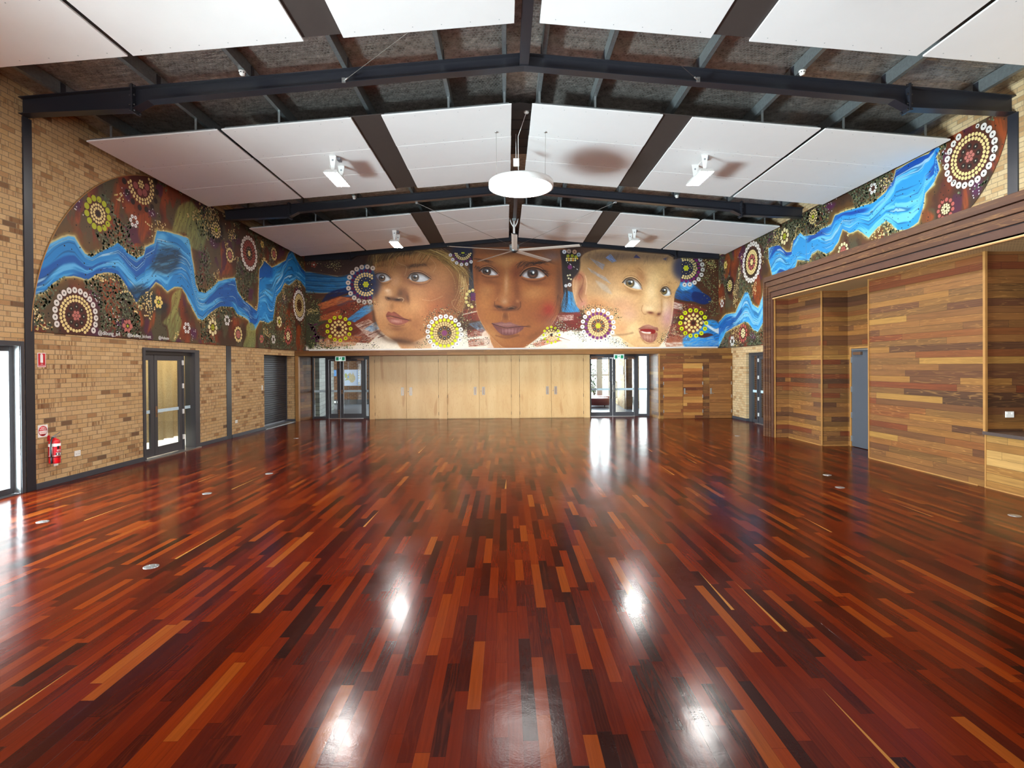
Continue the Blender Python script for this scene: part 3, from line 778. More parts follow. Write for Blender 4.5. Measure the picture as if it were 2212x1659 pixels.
def wire(label, a, b, r=0.006):
    t = thing('guy_wire', label, 'wire', a, 'thin steel guy wires')
    MB().tube([a, b], r, 6).build('cable', M['steelhandle'], t)
    mb = MB(); a_, b_ = Vector(a), Vector(b); d = (b_ - a_).normalized()
    mb.tube([a_, a_ + d * 0.12], 0.012, 8); mb.box(a[0] - 0.03, a[0] + 0.03, a[1] - 0.01, a[1] + 0.01, a[2] - 0.03, a[2] + 0.05)
    mb.build('clip', M['alu'], t)
wire('guy wire from the fan up left to the middle frame', (-2.55, 15.54, rafter_bottom(-2.55) - 0.02), (0.2, fy, fz + 0.2))
wire('guy wire from the fan up right to the middle frame', (3.25, 15.54, rafter_bottom(3.25) - 0.02), (0.46, fy, fz + 0.2))
wire('guy wire from the nearest frame up left of the ridge beam', (-2.66, 8.93, rafter_bottom(-2.66) - 0.005), (0.28, 6.4, 7.11), 0.004)
wire('guy wire from the nearest frame up right of the ridge beam', (3.27, 8.93, rafter_bottom(3.27) - 0.005), (0.42, 6.4, 7.11), 0.004)

# round outlet covers let into the floor
for (x, y, lab) in ((-3.70, 5.57, 'round metal floor outlet cover nearest the camera'), (-6.27, 7.26, 'round metal floor outlet cover nearest the bright left door'), (-4.92, 8.80, 'round floor outlet cover in front of the curtained door'),
                    (-4.61, 10.40, 'farther round floor outlet cover left of centre'), (5.94, 9.77, 'round floor outlet cover before the grey door'), (5.55, 8.78, 'round floor outlet cover right of centre'),
                    (6.83, 7.06, 'round floor outlet cover nearest the servery counter'), (6.67, 15.25, 'small round floor cover by the far right doors'), (-6.10, 15.54, 'small round floor cover by the roller shutter')):
    t = thing('floor_outlet_cover', lab, 'floor outlet', (x, y, 0), 'round floor outlet covers')
    MB().lathe([(0.072, -0.02), (0.072, 0.003), (0.066, 0.005), (0.0, 0.005)], (x, y, 0), 32).build('cover', M['alu'], t)
    mb = MB()
    for k in range(4): mb.lathe([(0.006, 0.004), (0.006, 0.0065)], (x + 0.045 * math.cos(k * 1.57 + 0.8), y + 0.045 * math.sin(k * 1.57 + 0.8), 0), 8)
    mb.build('screws', M['grey_plastic'], t)

# wall plates
def plate_x(label, x, s, y, z, w, h, group='white wall outlets', twin=False):
    t = thing('wall_outlet', label, 'outlet', (x, y, z), group)
    p = MB().box(x, x + s * 0.012, y - w / 2, y + w / 2, z - h / 2, z + h / 2).build('plate', M['plastic'], t, bevel=0.003)
    if twin:
        for k in (-1, 1):
            MB().box(x + s * 0.012, x + s * 0.016, y + k * w * 0.32 - 0.012, y + k * w * 0.32 + 0.012, z + h * 0.12, z + h * 0.36).build('switch', M['signwhite'], p)
            mb = MB()
            for q in (-0.009, 0.009): mb.box(x + s * 0.0115, x + s * 0.0128, y + k * w * 0.2 + q - 0.0015, y + k * w * 0.2 + q + 0.0015, z - h * 0.2, z)
            mb.build('socket', M['black'], p)
    return t
plate_x('white twin power outlet on the brick right of the extinguisher', XL, 1, 10.08, 0.48, 0.14, 0.105, twin=True)
plate_x('tall blank white wall plate beside the extinguisher', XL, 1, 9.60, 0.40, 0.09, 0.13)
plate_x('white power outlet on the brick left of the roller shutter', XL, 1, 15.98, 0.46, 0.14, 0.09, twin=True)
plate_x('dark key switch plate on the brick beside the roller shutter', XL, 1, 17.68, 1.40, 0.06, 0.16)
t = thing('wall_outlet', 'white power outlet on the dark timber above the counter', 'outlet', (8.315, 8.69, 1.20), 'white wall outlets')
p = MB().box(8.245, 8.385, 8.675, 8.69, 1.15, 1.25).build('plate', M['plastic'], t, bevel=0.004)
for k in (-1, 1): MB().box(8.315 + k * 0.04 - 0.012, 8.315 + k * 0.04 + 0.012, 8.67, 8.675, 1.205, 1.235).build('switch', M['signwhite'], p)

# exit signs under the far header
def exit_sign(label, x):
    y, z = 20.62, 2.385
    t = thing('exit_sign', label, 'exit sign', (x, y, 2.49), 'green running man exit signs')
    b = MB().box(x - 0.2, x + 0.2, y, y + 0.05, z - 0.095, z + 0.105).build('box', M['white'], t, bevel=0.004)
    MB().box(x - 0.185, x + 0.185, y - 0.003, y, z - 0.08, z + 0.08).build('face', M['exitwhite'], t)
    for s in (-1, 1): MB().box(x + s * 0.115 - 0.055, x + s * 0.115 + 0.055, y - 0.005, y - 0.003, z - 0.065, z + 0.065).build('green_panel', M['exitgreen'], t)
    m = MB(); yy0, yy1 = y - 0.007, y - 0.004
    m.lathe([(0.012, 0.0), (0.012, 0.002)], (x + 0.012, yy0, z + 0.055), 12, axis='y')
    for poly in ([(-0.02, 0.035), (0.012, 0.045), (0.02, 0.03), (0.006, -0.005), (-0.014, -0.002)],        # trunk
                 [(0.008, 0.036), (0.045, 0.02), (0.042, 0.010), (0.008, 0.022)], [(-0.014, 0.034), (-0.042, 0.014), (-0.036, 0.006), (-0.008, 0.022)],
                 [(0.004, 0.0), (0.034, -0.022), (0.022, -0.065), (0.012, -0.062), (0.020, -0.026), (-0.006, -0.008)],
                 [(-0.014, 0.0), (-0.010, -0.03), (-0.042, -0.058), (-0.048, -0.048), (-0.024, -0.026), (-0.024, 0.0)]):
        m.prism([(x + a, z + b_) for a, b_ in poly], 'y', yy0, yy1)
    m.build('running_figure', M['exitgreen'], t)
    return t
exit_sign('green running man exit sign over the left glass doors', -6.37)
exit_sign('green running man exit sign over the right glass doors', 4.41)
# ---------------------------------------------------------------- doors
def door_root(n, label, loc):
    o = bpy.data.objects.new('door_%d' % n, None); C.objects.link(o); o.location = loc; o.empty_display_size = 0.1
    return structure(o, label, 'door')
def rail_ring(mb, plane, p0, p1, a0, a1, z0, z1, wa0, wa1, wz0, wz1):
    """rectangular ring: plane 'x' lies in a wall of constant x, plane 'y' in a wall of constant y"""
    def bx(u0, u1, w0, w1):
        if plane == 'x': mb.box(p0, p1, u0, u1, w0, w1)
        else: mb.box(u0, u1, p0, p1, w0, w1)
    bx(a0, a0 + wa0, z0, z1); bx(a1 - wa1, a1, z0, z1)
    bx(a0 + wa0, a1 - wa1, z0, z0 + wz0); bx(a0 + wa0, a1 - wa1, z1 - wz1, z1)
def pane(name, plane, p, a0, a1, z0, z1, parent, m=None):
    mb = MB()
    if plane == 'x': mb.box(p - 0.003, p + 0.003, a0, a1, z0, z1)
    else: mb.box(a0, a1, p - 0.003, p + 0.003, z0, z1)
    return mb.build(name, m or M['glass'], parent)

# 1: tall glazed doors at the left edge, bright outside
d = door_root(1, 'dark framed glass door at the left edge, blown out by daylight', (XL, 6.7, 0))
mb = MB(); mb.box(XL - 0.10, XL + 0.012, 8.93, 9.0, 0, 2.53); mb.box(XL - 0.16, XL + 0.012, -3.45, 8.93, 2.45, 2.53)
mb.box(XL - 0.10, XL + 0.012, -3.45, -3.37, 0, 2.45); mb.box(XL - 0.34, XL, -3.37, 8.92, -0.01, 0.006)
mb.build('frame', M['frame'], d, bevel=0.004)
MB().box(XL - 0.16, XL - 0.004, 8.915, 8.931, 0.006, 2.45).build('reveal', M['alu'], d)  # pale metal paints in the daylight striking the dark frame's side
for (a, b) in [(8.905 - 1.535 * k - 1.53, 8.905 - 1.535 * k) for k in range(8)]:  # leaves out of view added to spread more daylight over the ceiling
    mb = MB(); rail_ring(mb, 'x', XL - 0.15, XL - 0.095, a, b, 0.01, 2.45, 0.075, 0.075, 0.10, 0.09)
    lf = mb.build('leaf', M['frame'], d, bevel=0.004)
    pane('glass', 'x', XL - 0.12, a + 0.07, b - 0.07, 0.1, 2.37, lf)

# 2: curtained glass doors in the left wall
d = door_root(2, 'charcoal glass double doors with a pale curtain behind, in the left wall', (XL, 13, 0))
mb = MB(); mb.box(XL - 0.24, XL + 0.03, 11.90, 11.975, 0, 2.53); mb.box(XL - 0.24, XL + 0.03, 13.86, 14.06, 0, 2.53); mb.box(XL - 0.24, XL + 0.03, 11.975, 13.86, 2.46, 2.53)
mb.box(XL - 0.22, XL - 0.06, 11.975, 13.86, 2.38, 2.46); mb.box(XL - 0.2, XL - 0.07, 13.5, 13.56, 0.02, 2.38)
mb.build('frame', M['frame'], d, bevel=0.004)
mb = MB(); mb.box(XL - 0.25, XL + 0.10, 11.93, 14.0, 0, 0.018); mb.build('threshold', M['alu'], d, bevel=0.003)
px_ = XL - 0.11
for (a, b, w0, w1, nm) in ((11.98, 12.42, 0.04, 0.13, 'leaf'), (12.435, 13.50, 0.11, 0.13, 'leaf')):
    mb = MB(); rail_ring(mb, 'x', px_ - 0.024, px_ + 0.024, a, b, 0.03, 2.38, w0, w1, 0.20, 0.13)
    lf = mb.build(nm, M['frame'], d, bevel=0.003)
    pane('glass', 'x', px_, a + w0, b - w1, 0.23, 2.25, lf)
    MB().box(px_ + 0.003, px_ + 0.005, a + w0, b - w1, 1.03, 1.105).build('safety_strip', M['strip'], lf)
    if a > 12.4:
        h = MB().box(px_ + 0.024, px_ + 0.032, 12.46, 12.515, 0.93, 1.18).build('lock_plate', M['bronze'], lf, bevel=0.002)
        MB().tube([(px_ + 0.03, 12.487, 1.02), (px_ + 0.075, 12.487, 1.02), (px_ + 0.08, 12.51, 1.02), (px_ + 0.08, 12.63, 1.015)], 0.010, 8).build('lever', M['steelhandle'], h)
        for z in (2.2, 1.62, 0.98, 0.34): MB().box(px_ + 0.02, px_ + 0.05, 13.48, 13.53, z - 0.06, z + 0.06).build('hinge', M['white'], lf, bevel=0.003)
pane('sidelight', 'x', px_, 13.56, 13.86, 0.05, 2.38, d)
MB().box(px_ + 0.003, px_ + 0.005, 13.56, 13.86, 1.03, 1.105).build('safety_strip', M['strip'], d)
# the curtain hangs in the next room
t = thing('curtain', 'pale oatmeal curtain hanging behind the left glass doors', 'curtain', (-8.72, 12.9, 0.3))
vs, fs = [], []; n = 240
for i in range(n + 1):
    y = 11.55 + 4.6 * i / n
    x = -8.72 + 0.055 * math.sin(y * 15.0) + 0.02 * math.sin(y * 33 + 1.0)
    for (z, k) in ((0.26, 1.15), (1.5, 1.0), (2.75, 0.8)): vs.append((-8.72 + (x + 8.72) * k, y, z))
for i in range(n):
    for k in range(2): fs.append((i * 3 + k, i * 3 + 3 + k, i * 3 + 4 + k, i * 3 + 1 + k))
mb = MB(); mb.add(vs, fs, 0, True); o = mb.build('cloth', M['curtain'], t, fix=False)
md = o.modifiers.new('thickness', 'SOLIDIFY'); md.thickness = 0.004
MB().box(-8.76, -8.68, 11.45, 16.2, 2.75, 2.80).build('track', M['alu'], t)

# 3: roller shutter in its brick recess
d = door_root(3, 'dark roller shutter in the left wall near the far corner', (-8.36, 19.1, 0))
mb = MB(); prof = []
z = 0.05
while z < 2.46:
    prof += [(z, 0.0), (z + 0.02, 0.014), (z + 0.05, 0.014), (z + 0.066, 0.0)]; z += 0.076
vs, fs = [], []
for (zz, xx) in prof: vs += [(-8.372 + xx, 17.86, zz), (-8.372 + xx, 20.41, zz)]
for i in range(len(prof) - 1): fs.append((2 * i, 2 * i + 1, 2 * i + 3, 2 * i + 2))
mb.add(vs, fs); mb.box(-8.40, -8.374, 17.86, 20.41, 0.0, 2.5); mb.build('slat_curtain', M['shutter'], d, fix=False)
mb = MB(); mb.box(-8.40, -8.34, 17.85, 17.90, 0, 2.5); mb.box(-8.40, -8.34, 20.37, 20.42, 0, 2.5); mb.build('guide_rail', M['frame'], d)
MB().box(-8.36, -8.0, 17.86, 20.40, 0, 0.014).build('threshold', M['alu'], d, bevel=0.003)

# 4 and 5: glazed lobby doors at the far end
def closer(par, x0, x1, y, z, s):
    b = MB().box(x0, x1, y - 0.07, y, z - 0.035, z + 0.03).build('door_closer', M['bronze'], par, bevel=0.004)
    MB().box(x0 - s * 0.26 if s > 0 else x0 + 0.02, x1 - 0.02 if s > 0 else x1 + 0.26, y - 0.05, y - 0.025, z + 0.055, z + 0.075).build('closer_arm', M['bronze'], b)
YD = 21.46
d = door_root(4, 'dark framed glass doors to the lobby, left of the cupboards', (-6.6, YD, 0))
mb = MB(); y0, y1 = YD - 0.045, YD + 0.045
for (a, b) in ((-7.75, -7.69), (-7.22, -7.09), (-5.72, -5.60), (-5.50, -5.34)): mb.box(a, b, y0, y1, 0, 2.49)
mb.box(-7.69, -7.22, y0, y1, 2.43, 2.49); mb.box(-7.09, -5.72, y0, y1, 2.36, 2.49); mb.box(-5.60, -5.50, y0, y1, 2.36, 2.49)
mb.box(-7.69, -7.22, y0, y1, 0, 0.09); mb.box(-5.60, -5.50, y0, y1, 0, 0.09)
mb.build('frame', M['frame'], d, bevel=0.004)
MB().box(-7.1, -5.7, y0 - 0.04, y1, 0, 0.016).build('threshold', M['alu'], d)
pane('sidelight', 'y', YD, -7.69, -7.22, 0.09, 2.43, d); MB().box(-7.68, -7.22, YD - 0.006, YD - 0.004, 1.055, 1.145).build('safety_strip', M['strip'], d)
pane('sidelight', 'y', YD, -5.60, -5.50, 0.09, 2.36, d); MB().box(-5.60, -5.50, YD - 0.006, YD - 0.004, 1.055, 1.145).build('safety_strip', M['strip'], d)
for (a, b, w0, w1) in ((-7.08, -6.635, 0.08, 0.12), (-6.625, -5.73, 0.12, 0.06)):
    mb = MB(); rail_ring(mb, 'y', YD - 0.022, YD + 0.022, a, b, 0.02, 2.355, w0, w1, 0.17, 0.05)
    lf = mb.build('leaf', M['frame'], d, bevel=0.003)
    pane('glass', 'y', YD, a + w0, b - w1, 0.19, 2.305, lf)
    MB().box(a + w0, b - w1, YD - 0.006, YD - 0.004, 1.055, 1.145).build('safety_strip', M['strip'], lf)
    if a > -6.7:
        h = MB().box(-6.59, -6.535, YD - 0.034, YD - 0.022, 0.98, 1.155).build('lock_plate', M['bronze'], lf, bevel=0.002)
        MB().tube([(-6.56, YD - 0.03, 1.03), (-6.56, YD - 0.075, 1.03), (-6.53, YD - 0.08, 1.03), (-6.42, YD - 0.08, 1.025)], 0.009, 8).build('lever', M['steelhandle'], h)
        closer(lf, -5.93, -5.66, YD - 0.03, 2.36, 1)
    else:
        for (z0, z1) in ((2.0, 2.31), (0.02, 0.36)):
            bo = MB().box(-6.70, -6.675, YD - 0.036, YD - 0.022, z0, z1).build('flush_bolt', M['bronze'], lf)
            for zz in np.linspace(z0 + 0.05, z1 - 0.03, 4): MB().box(-6.72, -6.655, YD - 0.042, YD - 0.036, zz - 0.012, zz + 0.012).build('bolt_keep', M['bronze'], bo)
d = door_root(5, 'dark framed glass double doors to the lobby, right of the cupboards', (4.5, YD, 0))
mb = MB()
for (a, b) in ((3.36, 3.42), (5.19, 5.35), (5.70, 5.86)): mb.box(a, b, y0, y1, 0, 2.49)
mb.box(3.42, 5.19, y0, y1, 2.36, 2.49); mb.box(5.35, 5.70, y0, y1, 2.42, 2.49); mb.box(5.35, 5.70, y0, y1, 0, 0.09)
mb.build('frame', M['frame'], d, bevel=0.004)
MB().box(3.42, 5.2, y0 - 0.05, y1, 0, 0.018).build('threshold', M['alu'], d)
pane('sidelight', 'y', YD, 5.35, 5.70, 0.09, 2.42, d); MB().box(5.35, 5.70, YD - 0.006, YD - 0.004, 1.05, 1.135).build('safety_strip', M['strip'], d)
for (a, b, w0, w1, s) in ((3.425, 4.31, 0.035, 0.115, 1), (4.32, 5.185, 0.12, 0.02, -1)):
    mb = MB(); rail_ring(mb, 'y', YD - 0.022, YD + 0.022, a, b, 0.02, 2.355, w0, w1, 0.15, 0.05)
    lf = mb.build('leaf', M['frame'], d, bevel=0.003)
    pane('glass', 'y', YD, a + w0, b - w1, 0.17, 2.305, lf)
    MB().box(a + w0, b - w1, YD - 0.006, YD - 0.004, 1.05, 1.135).build('safety_strip', M['strip'], lf)
    xh = 4.20 if s > 0 else 4.47
    MB().tube([(xh + s * 0.09, YD - 0.022, 1.385), (xh, YD - 0.03, 1.39), (xh, YD - 0.085, 1.385), (xh, YD - 0.09, 1.37), (xh, YD - 0.09, 0.77), (xh, YD - 0.085, 0.755), (xh, YD - 0.03, 0.75), (xh + s * 0.09, YD - 0.022, 0.755)], 0.014, 8).build('pull_handle', M['steelhandle'], lf)
    if s < 0:
        pl = MB().box(4.335, 4.405, YD - 0.03, YD - 0.022, 0.98, 1.25).build('lock_plate', M['steelhandle'], lf, bevel=0.002)
        for zz in (1.02, 1.07, 1.12, 1.17, 1.22): MB().box(4.352, 4.388, YD - 0.034, YD - 0.03, zz - 0.014, zz + 0.008).build('button', M['black'], pl)
    closer(lf, *((3.43, 3.70) if s > 0 else (4.93, 5.19)), YD - 0.03, 2.335, -1 if s > 0 else 1)

# 6: dark glazed doors in the right wall, half hidden by the recess surround
d = door_root(6, 'dark framed glass doors in the far right brick wall, partly hidden by the timber surround', (XR, 18, 0))
xq = 8.86
mb = MB(); mb.box(xq - 0.06, xq + 0.05, 18.95, 19.15, 0, 2.47); mb.box(xq - 0.06, xq + 0.05, 16.9, 17.0, 0, 2.47); mb.box(xq - 0.06, xq + 0.05, 17.0, 18.95, 2.36, 2.47)
mb.box(xq - 0.06, xq + 0.05, 18.50, 18.56, 0, 2.36); mb.box(xq - 0.02, xq + 0.03, 18.56, 18.95, 0, 0.1)
mb.build('frame', M['frame'], d, bevel=0.004)
pane('sidelight', 'x', xq, 18.56, 18.95, 0.1, 2.36, d); MB().box(xq - 0.006, xq - 0.004, 18.56, 18.95, 1.06, 1.15).build('safety_strip', M['strip'], d)
MB().box(xq - 0.16, xq + 0.05, 17.0, 18.5, 0, 0.016).build('threshold', M['alu'], d)
for (a, b) in ((17.76, 18.49), (17.01, 17.75)):
    mb = MB(); rail_ring(mb, 'x', xq - 0.022, xq + 0.022, a, b, 0.02, 2.355, 0.12, 0.12, 0.19, 0.12)
    lf = mb.build('leaf', M['frame'], d, bevel=0.003)
    pane('glass', 'x', xq, a + 0.12, b - 0.12, 0.21, 2.235, lf)
    MB().box(xq - 0.006, xq - 0.004, a + 0.12, b - 0.12, 1.06, 1.15).build('safety_strip', M['strip'], lf)
    if a > 17.5:
        h = MB().box(xq - 0.034, xq - 0.022, 17.78, 17.84, 0.93, 1.15).build('lock_plate', M['steelhandle'], lf)
        MB().tube([(xq - 0.03, 17.81, 1.0), (xq - 0.08, 17.81, 1.0), (xq - 0.085, 17.84, 1.0), (xq - 0.085, 17.94, 0.995)], 0.01, 8).build('lever', M['steelhandle'], h)
        for z in (2.2, 1.6, 0.85, 0.3): MB().box(xq - 0.05, xq - 0.02, 18.46, 18.51, z - 0.06, z + 0.06).build('hinge', M['white'], lf, bevel=0.003)
struct('side_yard_wall', MB().box(9.9, 10.1, 15.3, 22.5, 0, 3.2), M['brick_dark'], 'dark brick wall seen through the far right doors', cat='wall')

# 7: grey flush door in the timber recess
d = door_root(7, 'plain grey door in the timber recess on the right', (8.6, 12.65, 0))
xd = 8.60
mb = MB(); mb.box(xd - 0.012, xd + 0.16, 13.135, 13.19, 0, 2.47); mb.box(xd - 0.012, xd + 0.16, 12.1, 12.15, 0, 2.47); mb.box(xd - 0.012, xd + 0.16, 12.15, 13.135, 2.43, 2.47)
mb.build('frame', M['trimwood'], d)
lf = MB().box(xd + 0.005, xd + 0.05, 12.155, 13.13, 0.012, 2.425).build('leaf', M['door_grey'], d, bevel=0.003)
for z in (2.15, 1.42, 0.78, 0.2): MB().box(xd - 0.02, xd + 0.01, 13.105, 13.14, z - 0.07, z + 0.07).build('hinge', M['alu'], lf, bevel=0.002)
b = MB().box(xd - 0.055, xd + 0.005, 12.72, 13.0, 2.27, 2.345).build('door_closer', M['bronze'], lf, bevel=0.004)
MB().box(xd - 0.06, xd - 0.02, 12.3, 13.05, 2.385, 2.415).build('closer_arm', M['alu'], b)

# 8 and 9: flush doors boarded like the wall around them
for n, (leaves, lab) in enumerate((( ((6.03, 6.785, 'l'), (6.79, 7.55, 'r')), 'flush timber double door in the far right boarded wall, nearer the glass doors'),
                                   (((7.80, 8.655, 'r'),), 'flush single timber door in the far right corner'))):
    d = door_root(8 + n, lab, (leaves[0][0], 20.3, 0))
    for i, (a, b, hs) in enumerate(leaves):
        mm = mat_boards('door_leaf_boards_%d%d' % (n, i), [[(0, '#7a3c1e'), (0.4, '#8f5a2a'), (0.8, '#b07c3c'), (1, '#8a5428')], [(0, '#5a2a14'), (0.4, '#8a4f22'), (0.8, '#c0904a'), (1, '#a3602c')], [(0, '#7a4a24'), (0.5, '#8d5c2e'), (1, '#6d4222')]][n * 2 + i], 0.12, 5.0, 9.0, 60 + n * 7 + i * 3)
        lf = MB().box(a + 0.004, b - 0.004, 20.285, 20.31, 0.012, 2.11).build('leaf', mm, d, bevel=0.002)
        xh = a + 0.01 if hs == 'l' else b - 0.01
        for z in (1.93, 1.35, 0.85, 0.28): MB().box(xh - 0.014, xh + 0.014, 20.275, 20.29, z - 0.06, z + 0.06).build('hinge', M['alu'], lf)
        if hs == 'r':
            pl = MB().box(a + 0.03, a + 0.085, 20.27, 20.286, 0.93, 1.16).build('lock_plate', M['steelhandle'], lf, bevel=0.004)
            MB().tube([(a + 0.057, 20.272, 0.97), (a + 0.057, 20.22, 0.97), (a + 0.1, 20.215, 0.965), (a + 0.15, 20.215, 0.96)], 0.009, 8).build('lever', M['steelhandle'], pl)

# ---------------------------------------------------------------- plywood cupboards along the far wall
FR = 21.0
def ply_strip(x0, x1, lab):
    o = MB().box(x0, x1, FR + 0.002, FR + 0.42, 0.0, 2.487).build('filler_panel', M['ply']); tag(o, lab, 'panel', 'plywood filler panels')
ply_strip(-5.357, -5.152, 'narrow plywood strip at the left end of the cupboards')
ply_strip(-2.634, -2.30, 'narrow plywood strip between the left and middle cupboards')
ply_strip(0.229, 0.546, 'narrow plywood strip between the middle and right cupboards')
ply_strip(3.082, 3.33, 'narrow plywood strip at the right end of the cupboards')
for nm, (a, m_, b) in (('left', (-5.148, -3.904, -2.638)), ('middle', (-2.294, -1.045, 0.225)), ('right', (0.552, 1.805, 3.078))):
    t = thing('storage_cupboard', 'pale plywood double cupboard, %s of the three along the far wall' % nm, 'cupboard', ((a + b) / 2, FR, 0), 'pale plywood cupboards')
    mb = MB(); mb.box(a, b, FR + 0.03, FR + 0.42, 0.0, 2.487); mb.build('carcass', M['ply'], t)
    for (x0, x1, s) in ((a + 0.003, m_ - 0.005, 1), (m_ + 0.005, b - 0.003, -1)):
        dr = MB().box(x0, x1, FR, FR + 0.024, 0.028, 2.477).build('door', M['ply'], t, bevel=0.0015)
        xh = (m_ - 0.16) if s > 0 else (m_ + 0.17)
        hw, h0, h1 = 0.052, 0.93, 1.245
        mb = MB(); rail_ring(mb, 'y', FR - 0.006, FR + 0.001, xh - hw, xh + hw, h0, h1, 0.02, 0.02, 0.025, 0.025)
        mb.box(xh - hw + 0.02, xh + hw - 0.02, FR - 0.0015, FR + 0.001, h0 + 0.025, h1 - 0.025)
        hd = mb.build('recessed_pull', M['steelhandle'], dr)
        MB().box(xh - 0.012, xh + 0.02, FR - 0.003, FR - 0.0016, h0 + 0.03, h1 - 0.03).build('grip', M['bronze'], hd)
        if s < 0: MB().lathe([(0.018, -0.006), (0.018, 0.001)], (m_ + 0.07, FR, 1.08), 16, axis='y').build('lock', M['steelhandle'], dr)
        xg = x0 if s > 0 else x1
        for z in (2.28, 0.88, 0.2): MB().box(xg - 0.006, xg + 0.006, FR - 0.006, FR + 0.003, z - 0.06, z + 0.06).build('hinge', M['black'], dr)

# ---------------------------------------------------------------- servery counter
t = thing('servery_counter', 'boarded servery counter with a dark stone top at the right edge', 'counter', (8.2, 4.0, 0))
MB().box(7.902, 8.50, -3.9, 8.66, 0.0, 0.872).build('front', M['counter_clad'], t)
MB().box(7.86, 8.80, -3.92, 8.685, 0.874, 0.928).build('worktop', M['worktop'], t, bevel=0.004)
mb = MB(); mb.box(7.89, 7.905, -3.9, 8.68, 0, 0.02); mb.box(7.893, 7.91, 8.655, 8.68, 0, 0.874); mb.build('bead', M['trimwood'], t)

# ---------------------------------------------------------------- safety things on the left wall
RZ = (R(90), 0, R(90))
t = thing('fire_sign', 'red and white fire extinguisher sign high on the brick by the left column', 'sign', (XL, 9.335, 2.22))
MB().box(XL + 0.001, XL + 0.006, 9.255, 9.415, 2.10, 2.345).build('plate', M['signwhite'], t)
MB().box(XL + 0.006, XL + 0.008, 9.265, 9.405, 2.11, 2.335).build('red_field', M['signred'], t)
mb = MB()
mb.prism([(9.312, 2.175), (9.358, 2.175), (9.358, 2.305), (9.350, 2.318), (9.342, 2.325), (9.328, 2.325), (9.320, 2.318), (9.312, 2.305)], 'x', XL + 0.008, XL + 0.0095)
mb.prism([(9.31, 2.322), (9.345, 2.322), (9.345, 2.330), (9.31, 2.330)], 'x', XL + 0.008, XL + 0.0095)
mb.prism([(9.302, 2.18), (9.307, 2.18), (9.307, 2.32), (9.302, 2.32)], 'x', XL + 0.008, XL + 0.0095)
mb.build('pictogram', M['signwhite'], t)
text('lettering', 'FIRE', 0.022, (XL + 0.0085, 9.335, 2.150), RZ, M['signwhite'], t)
text('lettering', 'EXTINGUISHER', 0.0185, (XL + 0.0085, 9.335, 2.126), RZ, M['signwhite'], t)
t = thing('powder_sign', 'square white sign with a red disc above the extinguisher', 'sign', (XL, 9.345, 0.98))
MB().box(XL + 0.001, XL + 0.006, 9.245, 9.44, 0.885, 1.095).build('plate', M['signwhite'], t)
MB().lathe([(0.088, 0.006), (0.088, 0.008)], (XL, 9.342, 0.99), 40, axis='x').build('red_disc', M['signred'], t)
mb = MB(); poly = [(9.342 + 0.078 * math.cos(a), 0.99 + 0.078 * math.sin(a)) for a in np.linspace(R(180), R(318), 14)]
poly = [(9.342 - 0.078, 0.992)] + [(9.342 + 0.078 * math.cos(a), 0.99 + 0.078 * math.sin(a)) for a in np.linspace(R(186), R(354), 18)] + [(9.342 + 0.078, 0.992)]
poly = [p for p in poly if p[1] > 0.928]
mb.prism(poly, 'x', XL + 0.008, XL + 0.009); mb.build('white_half', M['signwhite'], t)
text('lettering', 'A B(E)', 0.034, (XL + 0.0085, 9.342, 1.045), RZ, M['signwhite'], t)
text('lettering', 'POWDER', 0.030, (XL + 0.0085, 9.342, 1.014), RZ, M['signwhite'], t)
mb = MB()
for i, w in enumerate((0.12, 0.125, 0.115, 0.095)): mb.box(XL + 0.009, XL + 0.0095, 9.342 - w / 2, 9.342 + w / 2, 0.974 - i * 0.012, 0.978 - i * 0.012)
mb.build('fine_print', M['signred'], t)
ex, ey = XL + 0.115, 9.445
t = thing('fire_extinguisher', 'red fire extinguisher with a white label hanging on the brick wall', 'fire extinguisher', (ex, ey, 0.41))
MB().lathe([(0.070, 0.0), (0.083, 0.006), (0.085, 0.02), (0.085, 0.36), (0.078, 0.395), (0.055, 0.42), (0.028, 0.43), (0.026, 0.45)], (ex, ey, 0.41), 40).build('cylinder', M['red'], t)
lab = MB().lathe([(0.0862, 0.13), (0.0862, 0.35)], (ex, ey, 0.41), 40).build('label', M['signwhite'], t)
def patch(name, m, a0, a1, z0, z1, r=0.087):
    vs, fs = [], []; n = 12
    for i in range(n + 1):
        a = R(a0 + (a1 - a0) * i / n)
        vs += [(ex + r * math.cos(a), ey + r * math.sin(a), 0.41 + z0), (ex + r * math.cos(a), ey + r * math.sin(a), 0.41 + z1)]
    for i in range(n): fs.append((2 * i, 2 * i + 2, 2 * i + 3, 2 * i + 1))
    mb = MB(); mb.add(vs, fs, 0, True); mb.build(name, m, lab, fix=False)
patch('red_band', M['signred'], -70, -38, 0.145, 0.30); patch('red_band', M['signred'], -150, -100, 0.14, 0.30); patch('red_band', M['signred'], -38, 40, 0.195, 0.30)
patch('pictogram', M['black'], -26, -4, 0.255, 0.305, 0.0876); patch('pictogram', M['black'], -40, -10, 0.145, 0.185, 0.0876); patch('pictogram', M['black'], -4, 24, 0.145, 0.185, 0.0876)
patch('pictogram_white', M['signwhite'], -30, -18, 0.15, 0.178, 0.088); patch('pictogram_white', M['signwhite'], 4, 16, 0.15, 0.178, 0.088)
patch('print_line', M['signwhite'], -30, 30, 0.215, 0.222, 0.0876); patch('print_line', M['signwhite'], -30, 20, 0.233, 0.24, 0.0876)
MB().lathe([(0.088, 0.105), (0.088, 0.115)], (ex, ey, 0.41), 40).build('strap', M['black'], t)
mb = MB(); mb.box(ex - 0.02, ex + 0.02, ey - 0.03, ey + 0.03, 0.855, 0.885); mb.lathe([(0.018, 0.0), (0.018, 0.04)], (ex, ey, 0.85), 12)
v = mb.build('valve', M['alu'], t)
